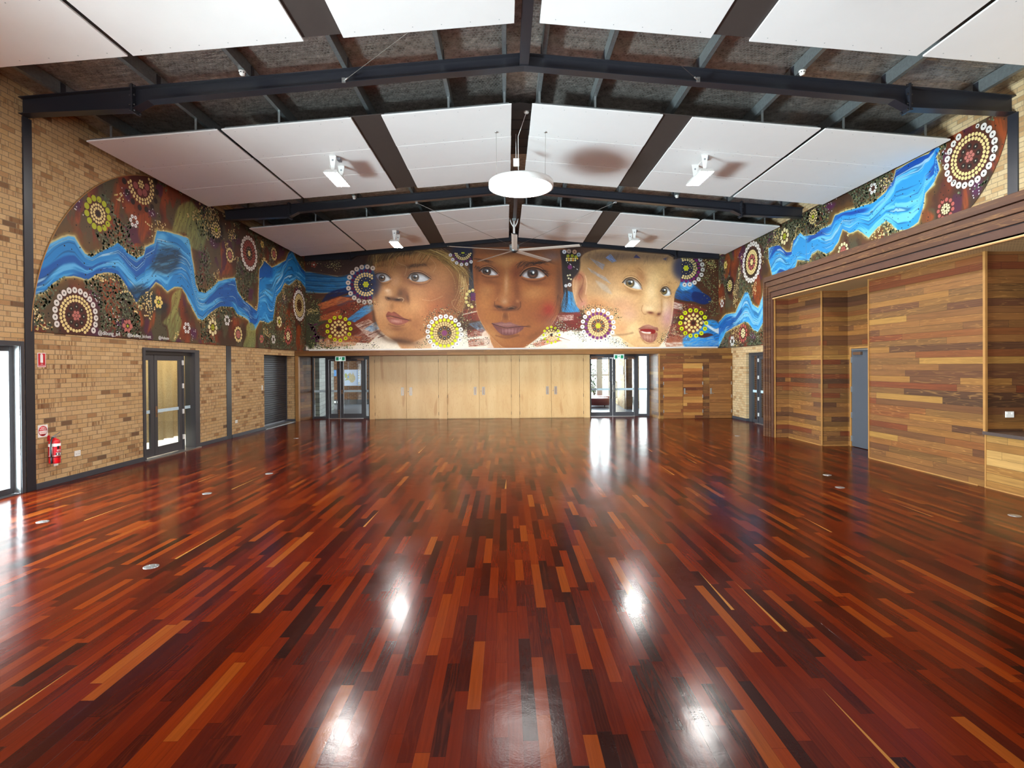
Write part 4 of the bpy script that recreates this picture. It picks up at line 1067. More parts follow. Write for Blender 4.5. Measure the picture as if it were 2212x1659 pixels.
MB().tube([(ex, ey - 0.02, 0.885), (ex, ey + 0.03, 0.905), (ex, ey + 0.12, 0.94)], 0.008, 6).build('lever', M['steelhandle'], v)
MB().tube([(ex, ey, 0.875), (ex, ey + 0.07, 0.88), (ex, ey + 0.12, 0.865)], 0.007, 6).build('carry_handle', M['steelhandle'], v)
h = MB().tube([(ex, ey - 0.03, 0.865), (ex + 0.02, ey - 0.07, 0.86), (ex + 0.03, ey - 0.105, 0.80), (ex + 0.03, ey - 0.115, 0.70), (ex + 0.03, ey - 0.112, 0.60), (ex + 0.03, ey - 0.105, 0.53)], 0.013, 8).build('hose', M['black'], t)
MB().tube([(ex + 0.03, ey - 0.105, 0.54), (ex + 0.03, ey - 0.098, 0.42)], 0.013, 8, r2=0.016).build('nozzle', M['black'], h)
MB().box(XL, XL + 0.03, ey - 0.012, ey + 0.012, 0.80, 0.90).build('wall_hook', M['signred'], t)

# ---------------------------------------------------------------- lobby things
t = thing('wall_map', 'large pale map poster on the brown lobby brick, seen through the left doors', 'poster', (-8.48, 29.58, 1.5))
MB().box(-8.93, -8.03, 29.585, 29.595, 1.03, 1.92).build('sheet', M['map'], t)
mb = MB(); mb.prism([(-8.86, 1.50), (-8.80, 1.62), (-8.70, 1.68), (-8.60, 1.76), (-8.55, 1.66), (-8.48, 1.66), (-8.46, 1.80), (-8.40, 1.64), (-8.33, 1.52), (-8.32, 1.40), (-8.38, 1.28), (-8.48, 1.20), (-8.58, 1.22), (-8.64, 1.32), (-8.76, 1.36), (-8.82, 1.40)], 'y', 29.58, 29.585)
mb.build('land', M['mapland'], t)
mb = MB(); mb.prism([(-8.91, 1.66), (-8.84, 1.74), (-8.78, 1.66), (-8.80, 1.52), (-8.88, 1.44)], 'y', 29.579, 29.5795); mb.prism([(-8.90, 1.36), (-8.74, 1.42), (-8.72, 1.36), (-8.88, 1.32)], 'y', 29.579, 29.5795); mb.build('land', M['mapgreen'], t)
mb = MB(); mb.prism([(-8.76, 1.55), (-8.68, 1.60), (-8.66, 1.48), (-8.72, 1.44)], 'y', 29.577, 29.578); mb.box(-8.22, -8.20, 29.577, 29.578, 1.05, 1.90); mb.build('blue_tint', M['mapsea'], t)
mb = MB()
for z in (1.86, 1.74, 1.6, 1.46, 1.2, 1.12): mb.box(-8.17, -8.08, 29.577, 29.578, z - 0.035, z + 0.02)
mb.build('key', M['mapland'], t)
t = thing('wall_poster', 'small blue poster left of the lobby map', 'poster', (-9.5, 29.58, 1.7))
MB().box(-9.64, -9.36, 29.585, 29.595, 1.57, 1.91).build('sheet', M['poster'], t)
MB().lathe([(0.07, -0.002), (0.07, 0.0)], (-9.55, 29.584, 1.74), 20, axis='y').build('emblem', M['map'], t)
MB().lathe([(0.045, -0.004), (0.045, -0.002)], (-9.55, 29.584, 1.74), 20, axis='y').build('emblem', M['poster'], t)
t = thing('wall_outlet', 'white outlets on the black lobby skirting', 'outlet', (-9.4, 29.54, 0.13))
for x in (-9.52, -9.32, -9.15): MB().box(x, x + 0.13, 29.535, 29.55, 0.08, 0.19).build('plate', M['plastic'], t)
for (x, y, r, lab) in ((4.55, 26.3, 0.60, 'maroon padded ottoman behind the right glass doors'), (4.95, 27.9, 0.62, 'second maroon ottoman by the lobby window')):
    t = thing('ottoman', lab, 'ottoman', (x, y, 0), 'maroon ottomans')
    MB().lathe([(r - 0.03, 0.12), (r, 0.15), (r, 0.40), (r - 0.02, 0.44), (r - 0.08, 0.46), (0.0, 0.465)], (x, y, 0), 40).build('seat', M['ottoman'], t)
    for k in range(4):
        a = k * math.pi / 2 + 0.6
        MB().lathe([(0.02, 0.0), (0.03, 0.125)], (x + (r - 0.12) * math.cos(a), y + (r - 0.12) * math.sin(a), 0), 10).build('leg', M['bark'], t)
t = thing('notice_board', 'small pale notice on the pale brick lobby wall', 'notice', (5.7, 26.0, 1.9))
MB().prism([(5.615, 25.35), (5.66, 25.85), (5.65, 25.85), (5.605, 25.35)], 'z', 1.62, 2.02).build('sheet', M['white'], t)
def shrub(label, x, y, h, n):
    t = thing('garden_shrub', label, 'shrub', (x, y, -0.15), 'shrubs outside the lobby')
    rnd = random.Random(int(x * 100)); mb = MB(); st = MB()
    for s in range(6):
        tip = (x + rnd.uniform(-0.5, 0.5), y + rnd.uniform(-0.4, 0.4), h * rnd.uniform(0.75, 1.0))
        st.tube([(x + rnd.uniform(-0.1, 0.1), y, -0.15), ((x + tip[0]) / 2, (y + tip[1]) / 2, h * 0.45), tip], 0.025, 5, r2=0.008)
        for k in range(n // 6):
            f = rnd.uniform(0.25, 1.05)
            c = Vector((x + (tip[0] - x) * f + rnd.gauss(0, 0.16), y + (tip[1] - y) * f + rnd.gauss(0, 0.16), -0.1 + (tip[2]) * f + rnd.gauss(0, 0.1)))
            u = Vector((rnd.uniform(-1, 1), rnd.uniform(-1, 1), rnd.uniform(-1, 1))).normalized(); w = u.orthogonal().normalized()
            L = rnd.uniform(0.05, 0.09)
            mb.add([c - u * L, c + w * L * 0.45, c + u * L, c - w * L * 0.45], [(0, 1, 2, 3)])
    st.build('stems', M['bark'], t); f = mb.build('foliage', M['leaf'], t, fix=False)
shrub('leafy shrub outside the lobby window, nearer the cupboards', 3.95, 31.6, 2.3, 620)
shrub('leafy shrub outside the lobby window, behind its mullion', 5.35, 32.0, 2.6, 620)
shrub('leafy shrub outside the narrow lobby window on the right', 6.7, 31.6, 2.4, 420)
# ---------------------------------------------------------------- the painted murals
# Painted like a mural is painted: a dense sheet whose points carry colour, filled, blended and brushed shape by shape,
# with the dots laid on top as thin discs of paint.
_rs = np.random.RandomState(11)
_lat = _rs.rand(256, 256)
def vnoise(x, y):
    xi = np.floor(x).astype(int); yi = np.floor(y).astype(int); fx = x - xi; fy = y - yi
    fx = fx * fx * (3 - 2 * fx); fy = fy * fy * (3 - 2 * fy)
    a = _lat[yi & 255, xi & 255]; b = _lat[yi & 255, (xi + 1) & 255]; c = _lat[(yi + 1) & 255, xi & 255]; d = _lat[(yi + 1) & 255, (xi + 1) & 255]
    return (a * (1 - fx) + b * fx) * (1 - fy) + (c * (1 - fx) + d * fx) * fy
def fbm(x, y, o=4):
    s = 0; a = 0.5; t = 0
    for i in range(o):
        s = s + a * vnoise(x * 2 ** i + 17.3 * i, y * 2 ** i + 9.1 * i); t += a; a *= 0.55
    return s / t
def hexc(h):
    if not isinstance(h, str): return np.array(h, float)
    h = h.lstrip('#'); return np.array([int(h[i:i + 2], 16) / 255 for i in (0, 2, 4)])
def sstep(a, b, x):
    t = np.clip((x - a) / (b - a + 1e-12), 0, 1); return t * t * (3 - 2 * t)
def spline(pts, closed=True, n=6):
    p = np.array(pts, float); N = len(p); out = []
    rng = range(N) if closed else range(N - 1)
    for i in rng:
        if closed: a, b, c, d = p[(i - 1) % N], p[i], p[(i + 1) % N], p[(i + 2) % N]
        else: a, b, c, d = p[max(i - 1, 0)], p[i], p[i + 1], p[min(i + 2, N - 1)]
        for k in range(n):
            t = k / n
            out.append(0.5 * ((2 * b) + (c - a) * t + (2 * a - 5 * b + 4 * c - d) * t * t + (3 * b - a - 3 * c + d) * t ** 3))
    if not closed: out.append(p[-1])
    return np.array(out)

class Paint:
    def __init__(self, x, y, col):
        self.x = x; self.y = y; self.c = np.tile(hexc(col), (len(x), 1)); self.T = (0, 0, 1); self.discs = []; self.mask = None
    def frame(self, ox=0, oy=0, s=1.0): self.T = (ox, oy, s)
    def t(self, pts): return np.array([(self.T[0] + p[0] / self.T[2], self.T[1] + p[1] / self.T[2]) for p in pts])
    def put(self, idx, col, a):
        if np.ndim(col) == 1: col = col[None, :]
        if self.mask is not None: a = a * self.mask[idx]
        self.c[idx] = self.c[idx] * (1 - a[:, None]) + col * a[:, None]
    def clip(self, pts=None, soft=1.5):
        """keep the next strokes inside a shape"""
        self.mask = None
        if pts is None: return
        q = spline(self.t(pts), True, 5); idx = self.near(q, 2.0)
        m = np.zeros(len(self.x)); so = soft / self.T[2]; m[idx] = sstep(-so, so, self.sdist(q, idx)); self.mask = m
    def eye(self, white, iris, ir, lid_t, lid_b, skin_d, skin_l, irisc, inner, wtone='#aeb2b8', wlit='#d5d8dc', gleam=(0.35, -0.3)):
        x, y = iris
        self.fill(white, wtone, 2.5, .97)
        self.clip(white)
        self.blob(x + ir * 1.6, y + ir * .35, ir * .9, ir * .55, wlit, .85); self.blob(x - ir * 1.5, y + ir * .2, ir * .5, ir * .4, wlit, .5)
        self.blob(x, y, ir * 1.06, ir * 1.06, '#1d120c', .97, 0, 14); self.blob(x, y, ir * .90, ir * .90, irisc, .97, 0, 12)
        self.blob(x + ir * .05, y + ir * .42, ir * .62, ir * .34, inner, .9); self.blob(x, y, ir * .42, ir * .42, '#0a0706', .97, 0, 12)
        self.blob(x - ir * .1, y - ir * .42, ir * .55, ir * .22, '#7d93ac', .75); self.blob(x + ir * gleam[0], y + ir * gleam[1], ir * .22, ir * .26, '#f2f5f6', .97, 0, 6)
        self.line([(a + 1, b + ir * .22) for a, b in lid_t], ir * .55, '#2a1a12', .55, ir * .3)
        self.clip()
        self.line(lid_t, ir * .26, '#1a0d08', .97, 2.5, w2=ir * .14)
        self.line([(a, b - ir * .50) for a, b in lid_t], ir * .16, skin_d, .8, 3); self.line([(a, b - ir * .26) for a, b in lid_t], ir * .14, skin_l, .55, 3)
        self.line(lid_b, ir * .14, skin_l, .75, 2.5); self.line([(a, b + ir * .42) for a, b in lid_b], ir * .2, skin_d, .45, 6)
    def near(self, pts, m):
        lo = pts.min(0) - m; hi = pts.max(0) + m
        return np.nonzero((self.x > lo[0]) & (self.x < hi[0]) & (self.y > lo[1]) & (self.y < hi[1]))[0]
    def sdist(self, poly, idx):
        """signed distance to a closed polygon, positive inside"""
        X, Y = self.x[idx], self.y[idx]; d2 = np.full(len(idx), 1e18); ins = np.zeros(len(idx), bool)
        n = len(poly)
        for i in range(n):
            ax, ay = poly[i]; bx, by = poly[(i + 1) % n]
            ex, ey = bx - ax, by - ay; L = ex * ex + ey * ey + 1e-12
            t = np.clip(((X - ax) * ex + (Y - ay) * ey) / L, 0, 1)
            d2 = np.minimum(d2, (X - ax - t * ex) ** 2 + (Y - ay - t * ey) ** 2)
            cr = (ay > Y) != (by > Y)
            if cr.any():
                xi = ax + (Y - ay) / (by - ay + 1e-18) * ex
                ins ^= cr & (X < xi)
        d = np.sqrt(d2); return np.where(ins, d, -d)
    def fill(self, pts, col, soft=1.0, alpha=1.0, smooth=True, grain=0.0, gscale=0.2, to=None, axis=None):
        """filled shape; soft edge; 'to' and 'axis' give a second colour along a direction; grain breaks the colour like a dry brush"""
        q = self.t(pts); s = self.T[2]; soft = soft / s
        if smooth: q = spline(q, True, 5)
        idx = self.near(q, soft * 1.5)
        if len(idx) == 0: return
        d = self.sdist(q, idx); a = alpha * sstep(-soft, soft, d)
        c = hexc(col)[None, :]
        if to is not None:
            (p0, p1) = self.t(axis); e = p1 - p0
            k = np.clip(((self.x[idx] - p0[0]) * e[0] + (self.y[idx] - p0[1]) * e[1]) / (e @ e), 0, 1)[:, None]
            c = c * (1 - k) + hexc(to)[None, :] * k
        if grain:
            ang = grain if isinstance(grain, tuple) else (0.0, grain)
            ca, sa = math.cos(R(ang[0])), math.sin(R(ang[0]))
            u = (self.x[idx] * ca + self.y[idx] * sa) * gscale * 0.25; v = (-self.x[idx] * sa + self.y[idx] * ca) * gscale * 2.2
            g = fbm(u, v, 3); a = a * np.clip(1 - ang[1] + ang[1] * sstep(0.35, 0.6, g) * 1.0, 0, 1)
            c = c * (0.82 + 0.36 * g[:, None])
        self.put(idx, c, a)
    def blob(self, cx, cy, rx, ry, col, alpha=0.6, ang=0.0, p=2.0):
        (q,) = self.t([(cx, cy)]); s = self.T[2]; rx /= s; ry /= s; m = max(rx, ry) * 2.2
        idx = self.near(q[None, :], m)
        if len(idx) == 0: return
        dx = self.x[idx] - q[0]; dy = self.y[idx] - q[1]; ca, sa = math.cos(R(ang)), math.sin(R(ang))
        u = (dx * ca + dy * sa) / rx; v = (-dx * sa + dy * ca) / ry
        self.put(idx, hexc(col), alpha * np.exp(-(u * u + v * v) ** (p / 2)))
    def line(self, pts, w, col, alpha=1.0, soft=0.6, w2=None, smooth=True):
        q = self.t(pts); s = self.T[2]; w /= s; soft /= s; w2 = w if w2 is None else w2 / s
        if smooth and len(q) > 2: q = spline(q, False, 6)
        idx = self.near(q, max(w, w2) + soft * 2)
        if len(idx) == 0: return
        X, Y = self.x[idx], self.y[idx]; best = np.full(len(idx), -1e9); n = len(q) - 1
        for i in range(n):
            ax, ay = q[i]; ex, ey = q[i + 1] - q[i]; L = ex * ex + ey * ey + 1e-12
            t = np.clip(((X - ax) * ex + (Y - ay) * ey) / L, 0, 1)
            d = np.sqrt((X - ax - t * ex) ** 2 + (Y - ay - t * ey) ** 2)
            best = np.maximum(best, (w + (w2 - w) * (i + t) / n) * 0.5 - d)
        self.put(idx, hexc(col), alpha * sstep(-soft, soft, best))
    def hair(self, root, tip, n, spread0, spread1, bend, w, cols, alpha=0.7, seed=1):
        r = random.Random(seed)
        for i in range(n):
            f = r.random()
            a = (root[0][0] + (root[1][0] - root[0][0]) * f + r.gauss(0, spread0), root[0][1] + (root[1][1] - root[0][1]) * f + r.gauss(0, spread0))
            b = (tip[0][0] + (tip[1][0] - tip[0][0]) * f + r.gauss(0, spread1), tip[0][1] + (tip[1][1] - tip[0][1]) * f + r.gauss(0, spread1))
            mx, my = (a[0] + b[0]) / 2 + bend[0] + r.gauss(0, spread1 * 0.4), (a[1] + b[1]) / 2 + bend[1] + r.gauss(0, spread1 * 0.4)
            self.line([a, (mx, my), b], w * r.uniform(0.6, 1.3), r.choice(cols), alpha * r.uniform(0.5, 1), 0.8, w2=0.6)
    # discs of paint (drawn as geometry)
    def disc(self, x, y, r, col, lift=0, stretch=1.0):
        (q,) = self.t([(x, y)]); self.discs.append((q[0], q[1], r / self.T[2], hexc(col), lift))
    def ring(self, cx, cy, rad, n, r, col, eye=None, lift=0, ph=0.0, mid=None, jit=0.0, skip=()):
        for k in range(n):
            if k in skip: continue
            a = 2 * math.pi * (k + ph) / n
            x, y = cx + rad * math.cos(a), cy + rad * math.sin(a)
            self.disc(x, y, r, col, lift)
            if mid: self.disc(x, y, r * 0.62, mid, lift + 1)
            if eye: self.disc(x, y, r * 0.26, eye, lift + 2)
WHT, CRM, YGR, PUR, DRK, PNK, OLV = '#dcd4cd', '#dfc787', '#b9bd17', '#6c2457', '#251812', '#b4695f', '#a8ac20'

def mural_object(name, P, to_world, faces, normal, label):
    """grid + discs -> one mesh with a 'paint' colour attribute"""
    N = len(P.x); seg = 10
    dx = np.array([d[0] for d in P.discs]); dy = np.array([d[1] for d in P.discs]); dr = np.array([d[2] for d in P.discs])
    dl = np.array([d[4] for d in P.discs], float); dc = np.array([d[3] for d in P.discs])
    ang = np.arange(seg) * 2 * math.pi / seg
    vx = (dx[:, None] + dr[:, None] * np.cos(ang)[None]).ravel(); vy = (dy[:, None] + dr[:, None] * np.sin(ang)[None]).ravel()
    base = to_world(P.x, P.y)
    dv = to_world(vx, vy) + np.array(normal)[None, :] * (0.0012 + 0.0006 * np.repeat(dl, seg))[:, None]
    co = np.concatenate([base, dv]); col = np.concatenate([P.c, np.repeat(dc, seg, axis=0)])
    lin = np.where(col <= 0.04045, col / 12.92, ((np.clip(col, 0, 1) + 0.055) / 1.055) ** 2.4)
    nd = len(P.discs)
    df = (N + np.arange(nd * seg)).astype(np.int32)
    loops = np.concatenate([faces.ravel().astype(np.int32), df])
    starts = np.concatenate([np.arange(len(faces)) * 4, len(faces) * 4 + np.arange(nd) * seg]).astype(np.int32)
    tot = np.concatenate([np.full(len(faces), 4), np.full(nd, seg)]).astype(np.int32)
    me = bpy.data.meshes.new(name)
    me.vertices.add(len(co)); me.vertices.foreach_set('co', co.astype(np.float32).ravel())
    me.loops.add(len(loops)); me.loops.foreach_set('vertex_index', loops)
    me.polygons.add(len(starts)); me.polygons.foreach_set('loop_start', starts); me.polygons.foreach_set('loop_total', tot)
    me.update(calc_edges=True)
    at = me.color_attributes.new('paint', 'FLOAT_COLOR', 'POINT')
    at.data.foreach_set('color', np.concatenate([lin, np.ones((len(lin), 1))], axis=1).astype(np.float32).ravel())
    me.materials.append(M['paint']); me.validate()
    return link_obj(name, me), label

def grid_faces(nx, ny):
    i = np.arange(nx - 1)[:, None] * ny + np.arange(ny - 1)[None, :]
    return np.stack([i, i + ny, i + ny + 1, i + 1], axis=-1).reshape(-1, 4)

def desert(P, sc, seed):
    """the red-brown ground of the side murals; sc = metres"""
    x, y = P.x * sc, P.y * sc
    n1 = fbm(x * 1.3 + seed, y * 0.8 + seed, 4); n2 = fbm(x * 2.6 + 40 + seed, y * 1.2, 4); n3 = fbm(x * 9 + seed, y * 5, 3)
    c = P.c
    def put(col, a): P.put(np.arange(len(x)), hexc(col), a)
    put('#54261a', np.ones(len(x)) * 0.6)
    put('#74331b', sstep(0.47, 0.6, n1) * 0.9)
    put('#8a4020', sstep(0.58, 0.7, n1) * sstep(0.4, 0.6, n3))
    put('#3d2a1c', sstep(0.5, 0.38, n1) * 0.9)
    put('#4d4a35', sstep(0.52, 0.6, n2) * 0.75)
    put('#4a1d38', sstep(0.66, 0.72, fbm(x * 1.9 + 90 + seed, y * 1.6 + 7, 3)) * 0.85)
    return n2

def river(P, up, lo, sc, seed, deep='#0a4f9c', mid='#1d7cc0', light='#5fb0e0', halo=True):
    """a painted river between two banks (lists of points in design units); flow lines follow the banks"""
    poly = np.array(list(up) + list(lo)[::-1], float)
    idx = P.near(poly, 0.5 / sc)
    d = P.sdist(poly, idx) * sc
    wob = (fbm(P.x[idx] * sc * 5, P.y[idx] * sc * 5, 4) - 0.5) * 0.12
    if halo:
        P.put(idx, hexc('#63431f'), sstep(-0.30, -0.08, d + wob * 2.5) * 0.75)
        P.put(idx, hexc('#8f7743'), sstep(-0.10, -0.03, d + wob) * 0.7)
        P.put(idx, hexc('#c9bd86'), sstep(-0.045, -0.012, d + wob * 0.5) * 0.9)
    def srt(l):
        l = np.array(sorted(l, key=lambda p: p[0])); return l[:, 0], l[:, 1]
    ux, uy = srt(up); lx, ly = srt(lo); X = P.x[idx]
    U = np.interp(X, ux, uy); L = np.interp(X, lx, ly); t = (P.y[idx] - L) / (np.abs(U - L) + 1e-6) * np.sign(U - L + 1e-9)
    s = X * sc
    warp = (fbm(s * 0.8 + seed, t * 1.2, 3) - 0.5) * 1.1
    f1 = fbm(s * 0.9 + seed, (t + warp * 0.5) * 9.0, 4); f2 = vnoise(s * 1.2 + 30, (t + warp * 0.45) * 30.0); f3 = fbm(s * 0.6 + 60 + seed, (t + warp * 0.3) * 3.2, 2)
    c = hexc(mid)[None] * np.ones((len(idx), 1))
    c += (hexc(light) - c) * (sstep(0.46, 0.66, f1) * 0.9)[:, None]
    c += (hexc(deep) - c) * (sstep(0.55, 0.68, f3) * 0.9)[:, None]
    c += (hexc('#0d3a63') - c) * (sstep(0.60, 0.74, f2) * 0.45)[:, None]
    c += (hexc('#bfe2f5') - c) * (sstep(0.80, 0.9, f2) * 0.7)[:, None]
    P.put(idx, c, sstep(-0.012, 0.012, d + wob * 0.3))
    return poly

def stipple(P, n, test, rad, cols, seed, xr, yr, lift=0):
    r = np.random.RandomState(seed); xs = r.uniform(xr[0], xr[1], n); ys = r.uniform(yr[0], yr[1], n)
    ok = test(xs, ys); k = 0
    for x, y in zip(xs[ok], ys[ok]):
        P.discs.append((x, y, rad * r.uniform(0.7, 1.25), hexc(cols[r.randint(len(cols))]), lift))

def inpoly(poly, xs, ys):
    ins = np.zeros(len(xs), bool); n = len(poly)
    for i in range(n):
        ax, ay = poly[i]; bx, by = poly[(i + 1) % n]
        cr = (ay > ys) != (by > ys)
        ins ^= cr & (xs < ax + (ys - ay) / (by - ay + 1e-18) * (bx - ax))
    return ins
# ---------------------------------------------------------------- far wall: three children's portraits
# design units: u to the right, v downwards, 52.9 units to the metre
def far_world(u, v):
    X = (u - 1092.6) / 53.1; Z = 2.06 + (788.9 - 0.0072 * (u - 1092.6) - v) / 53.1
    return np.stack([X, np.full_like(X, 21.585), Z], axis=1)
NX, NY = 1120, 300
uu = np.linspace(664.8, 1555.0, NX); vv0 = np.linspace(0, 1, NY)
U = np.repeat(uu, NY)
XW = (U - 1092.6) / 53.1
ztop = 7.20 - SL * np.abs(XW - RX)
vtop = 788.9 - 0.0072 * (U - 1092.6) - (ztop - 2.06) * 53.1
vbot = 788.9 - 0.0072 * (U - 1092.6) - (2.76 - 2.06) * 53.1
V = vtop + (vbot - vtop) * np.tile(vv0, NX)
P = Paint(U, V, '#4a2b1c')
allp = np.arange(len(U))
# ground: earthy left and right, bare cream paint along the bottom
P.put(allp, hexc('#5a3a20'), sstep(0.45, 0.65, fbm(U / 18, V / 12)) * 0.7)
P.put(allp, hexc('#3c3f28'), sstep(740, 690, U) * sstep(630, 690, V) * 0.9)
P.put(allp, hexc('#2c1a18'), sstep(600, 555, V) * 0.6)
edge = 712 + 14 * (fbm(U / 9, V / 30, 3) - 0.5) * 2 + np.where(U < 800, (800 - U) * 0.25, 0) + np.where(U > 1470, (U - 1470) * 0.2, 0)
P.put(allp, hexc('#e6dccb'), sstep(-4, 6, V - edge))
P.frame()
# river coming in from the left wall
P.fill([(655, 588), (700, 592), (740, 598), (776, 584), (800, 566), (815, 560), (815, 640), (790, 636), (740, 630), (700, 632), (655, 628)], '#12507f', 2.0, 1.0, grain=(5, 0.15), gscale=0.3, to='#1b6da8', axis=[(660, 600), (800, 620)])
for k in range(12):
    y = 592 + k * 3.2
    P.line([(660, y), (700, y + 2 + k * .2), (745, y + 3), (790, y - 10 + k)], 1.0, ['#5a9cc4', '#0d3c66', '#7fb6d8'][k % 3], 0.5, 0.6)
P.line([(655, 588), (690, 589), (735, 597)], 1.2, '#cfc49a', 0.6); P.line([(655, 629), (700, 633), (735, 630)], 1.2, '#cfc49a', 0.6)
P.fill([(690, 560), (720, 556), (745, 556), (770, 545), (790, 560), (765, 590), (720, 594), (680, 588)], '#3a2a26', 4, 0.8, grain=(-40, 0.4), gscale=0.5)
P.fill([(715, 632), (745, 622), (780, 612), (808, 605), (812, 618), (770, 628), (735, 640), (700, 655)], '#101b4a', 1.5, 0.95, grain=(-18, 0.5), gscale=0.5)
P.fill([(735, 644), (765, 634), (800, 622), (810, 630), (770, 650), (735, 662)], '#1f6fae', 1.5, 0.9, grain=(-20, 0.5), gscale=0.5)
# dry brush strokes: red-brown, orange, blue
def brush(pts, col, ang, a=0.95, g=0.55, gs=0.6): P.fill(pts, col, 1.2, a, smooth=False, grain=(ang, g), gscale=gs)
brush([(692, 655), (735, 640), (775, 640), (812, 650), (808, 690), (760, 700), (700, 690)], '#7c2f1c', -16, 0.9, 0.35)
brush([(690, 657), (740, 640), (770, 645), (700, 668)], '#c8713a', -18, 0.8)
brush([(696, 682), (740, 668), (735, 685), (694, 694)], '#c46a34', -18, 0.7)
brush([(690, 705), (720, 690), (740, 700), (800, 668), (812, 700), (830, 712), (800, 740), (720, 735), (690, 720)], '#6a2817', -22, 0.9, 0.45)
brush([(752, 690), (790, 660), (812, 655), (812, 668), (770, 695)], '#2e86c8', -22, 0.9, 0.3)
brush([(790, 710), (815, 693), (832, 706), (806, 716)], '#2a7cc0', -20, 0.8, 0.3)
brush([(686, 735), (745, 722), (785, 726), (770, 745), (700, 750)], '#b56a38', -6, 0.7, 0.6)
brush([(770, 700), (800, 688), (836, 716), (850, 730), (800, 728)], '#e9e0d2', -24, 0.6, 0.8, 0.9)
for (x, y) in ((740, 700), (760, 715), (785, 705), (800, 722), (820, 728)):
    P.line([(x, y), (x + 40, y - 16)], 2.0, '#4a1a12', 0.8, 0.8, w2=0.5)
# between the first and second portrait
brush([(1000, 600), (1030, 560), (1030, 640), (1000, 640)], '#123a63', -70, 0.8, 0.3)
brush([(1003, 668), (1040, 660), (1062, 668), (1062, 690), (1003, 692)], '#7a2a1e', -10, 0.9, 0.4)
brush([(1010, 712), (1060, 706), (1062, 722), (1012, 728)], '#7d3422', -6, 0.9, 0.5)
brush([(1012, 732), (1060, 728), (1060, 744), (1014, 748)], '#8a4530', 3, 0.8, 0.7)
brush([(1012, 698), (1040, 692), (1062, 716), (1040, 716)], '#5b86b0', 40, 0.6, 0.5)
P.line([(1002, 678), (1046, 668)], 2.2, '#e9dfd0', 0.9)
# between second and third
brush([(1212, 650), (1222, 625), (1245, 632), (1255, 678), (1215, 672)], '#2a86c6', 60, 0.95, 0.25)
brush([(1190, 676), (1255, 672), (1262, 705), (1220, 715), (1188, 700)], '#6e1f18', 6, 0.95, 0.3)
brush([(1205, 680), (1240, 678), (1240, 690), (1210, 692)], '#d9ccc0', 4, 0.7, 0.7, 1.0)
brush([(1150, 742), (1190, 722), (1215, 735), (1160, 748)], '#a24a30', -10, 0.8, 0.6)
P.line([(1200, 724), (1232, 734)], 2.0, '#5a1e16', 0.8, w2=0.4)
# right of the third portrait
brush([(1455, 560), (1500, 550), (1556, 556), (1556, 660), (1520, 700), (1455, 690)], '#40210f', 10, 0.8, 0.3)
P.fill([(1458, 640), (1462, 618), (1478, 604), (1500, 612), (1520, 630), (1536, 642), (1528, 655), (1505, 650), (1480, 648)], '#0b2f6b', 2, 1.0, grain=(25, 0.3), gscale=0.4, to='#1d6fb4', axis=[(1490, 650), (1480, 605)])
P.fill([(1470, 612), (1486, 602), (1500, 610), (1494, 622), (1476, 626)], '#5aa9dc', 2, 0.8, grain=(30, 0.4))
P.fill([(1500, 628), (1530, 636), (1538, 648), (1520, 656), (1498, 646)], '#0a1d52', 2, 0.9)
brush([(1455, 648), (1500, 655), (1530, 668), (1500, 690), (1450, 680)], '#6d2a1c', 16, 0.9, 0.4)
brush([(1455, 650), (1476, 655), (1476, 668), (1456, 664)], '#e2d6c8', 10, 0.8, 0.5)
brush([(1448, 700), (1500, 690), (1520, 705), (1490, 735), (1440, 738)], '#7e3722', 14, 0.95, 0.35)
brush([(1432, 728), (1470, 722), (1484, 745), (1440, 748)], '#8f4a30', 8, 0.7, 0.7)
P.fill([(1480, 726), (1510, 712), (1530, 690), (1556, 700), (1556, 757), (1500, 757), (1478, 745)], '#2f93d4', 3, 0.95, grain=(-14, 0.35), gscale=0.4, to='#0f5fae', axis=[(1500, 700), (1540, 757)])
P.fill([(1518, 690), (1545, 708), (1556, 706), (1556, 720), (1530, 705)], '#e8e4da', 1.5, 0.8)
P.fill([(1505, 722), (1530, 718), (1542, 722), (1520, 728)], '#4a1a12', 1.0, 0.9)

# --- first portrait: fair-haired small child looking to the left
P.frame(780, 530, 4.14)
P.fill([(330, 840), (420, 860), (560, 800), (640, 780), (620, 930), (400, 935)], '#b98558', 14, 0.95, to='#d8b48e', axis=[(400, 860), (560, 930)])
P.fill([(110, 190), (140, 250), (148, 330), (128, 400), (122, 480), (126, 570), (138, 650), (165, 720), (212, 782), (272, 824), (335, 855), (405, 866), (470, 858), (540, 832), (610, 800), (720, 760), (800, 700), (900, 600), (950, 470), (975, 330), (950, 230), (890, 140), (780, 60), (620, 20), (400, 20), (220, 50), (130, 120)], '#b07746', 7, 1.0)
P.blob(190, 520, 95, 160, '#cfa276', .85, 5); P.blob(420, 560, 120, 60, '#c08a58', .5); P.blob(560, 560, 180, 140, '#a8673a', .6); P.blob(640, 440, 150, 110, '#96582c', .5)
P.blob(700, 570, 110, 90, '#a8552e', .6); P.blob(480, 540, 110, 90, '#c8945f', .7); P.blob(480, 420, 120, 60, '#bd8a5a', .5, 10)
P.blob(840, 500, 130, 180, '#6b3a1c', .7); P.blob(900, 300, 90, 160, '#5c3618', .6); P.blob(400, 790, 160, 60, '#8a5a34', .6, 8); P.blob(360, 850, 150, 30, '#3c2416', .75, 8)
P.blob(250, 760, 60, 60, '#b98d60', .6, 40); P.blob(300, 260, 90, 110, '#a67648', .6); P.blob(330, 200, 150, 60, '#8a6038', .6)
P.blob(150, 420, 24, 90, '#8a5c38', .7); P.blob(130, 640, 18, 110, '#4c2c1c', .7, -10); P.blob(185, 790, 60, 16, '#33201a', .7, 38)
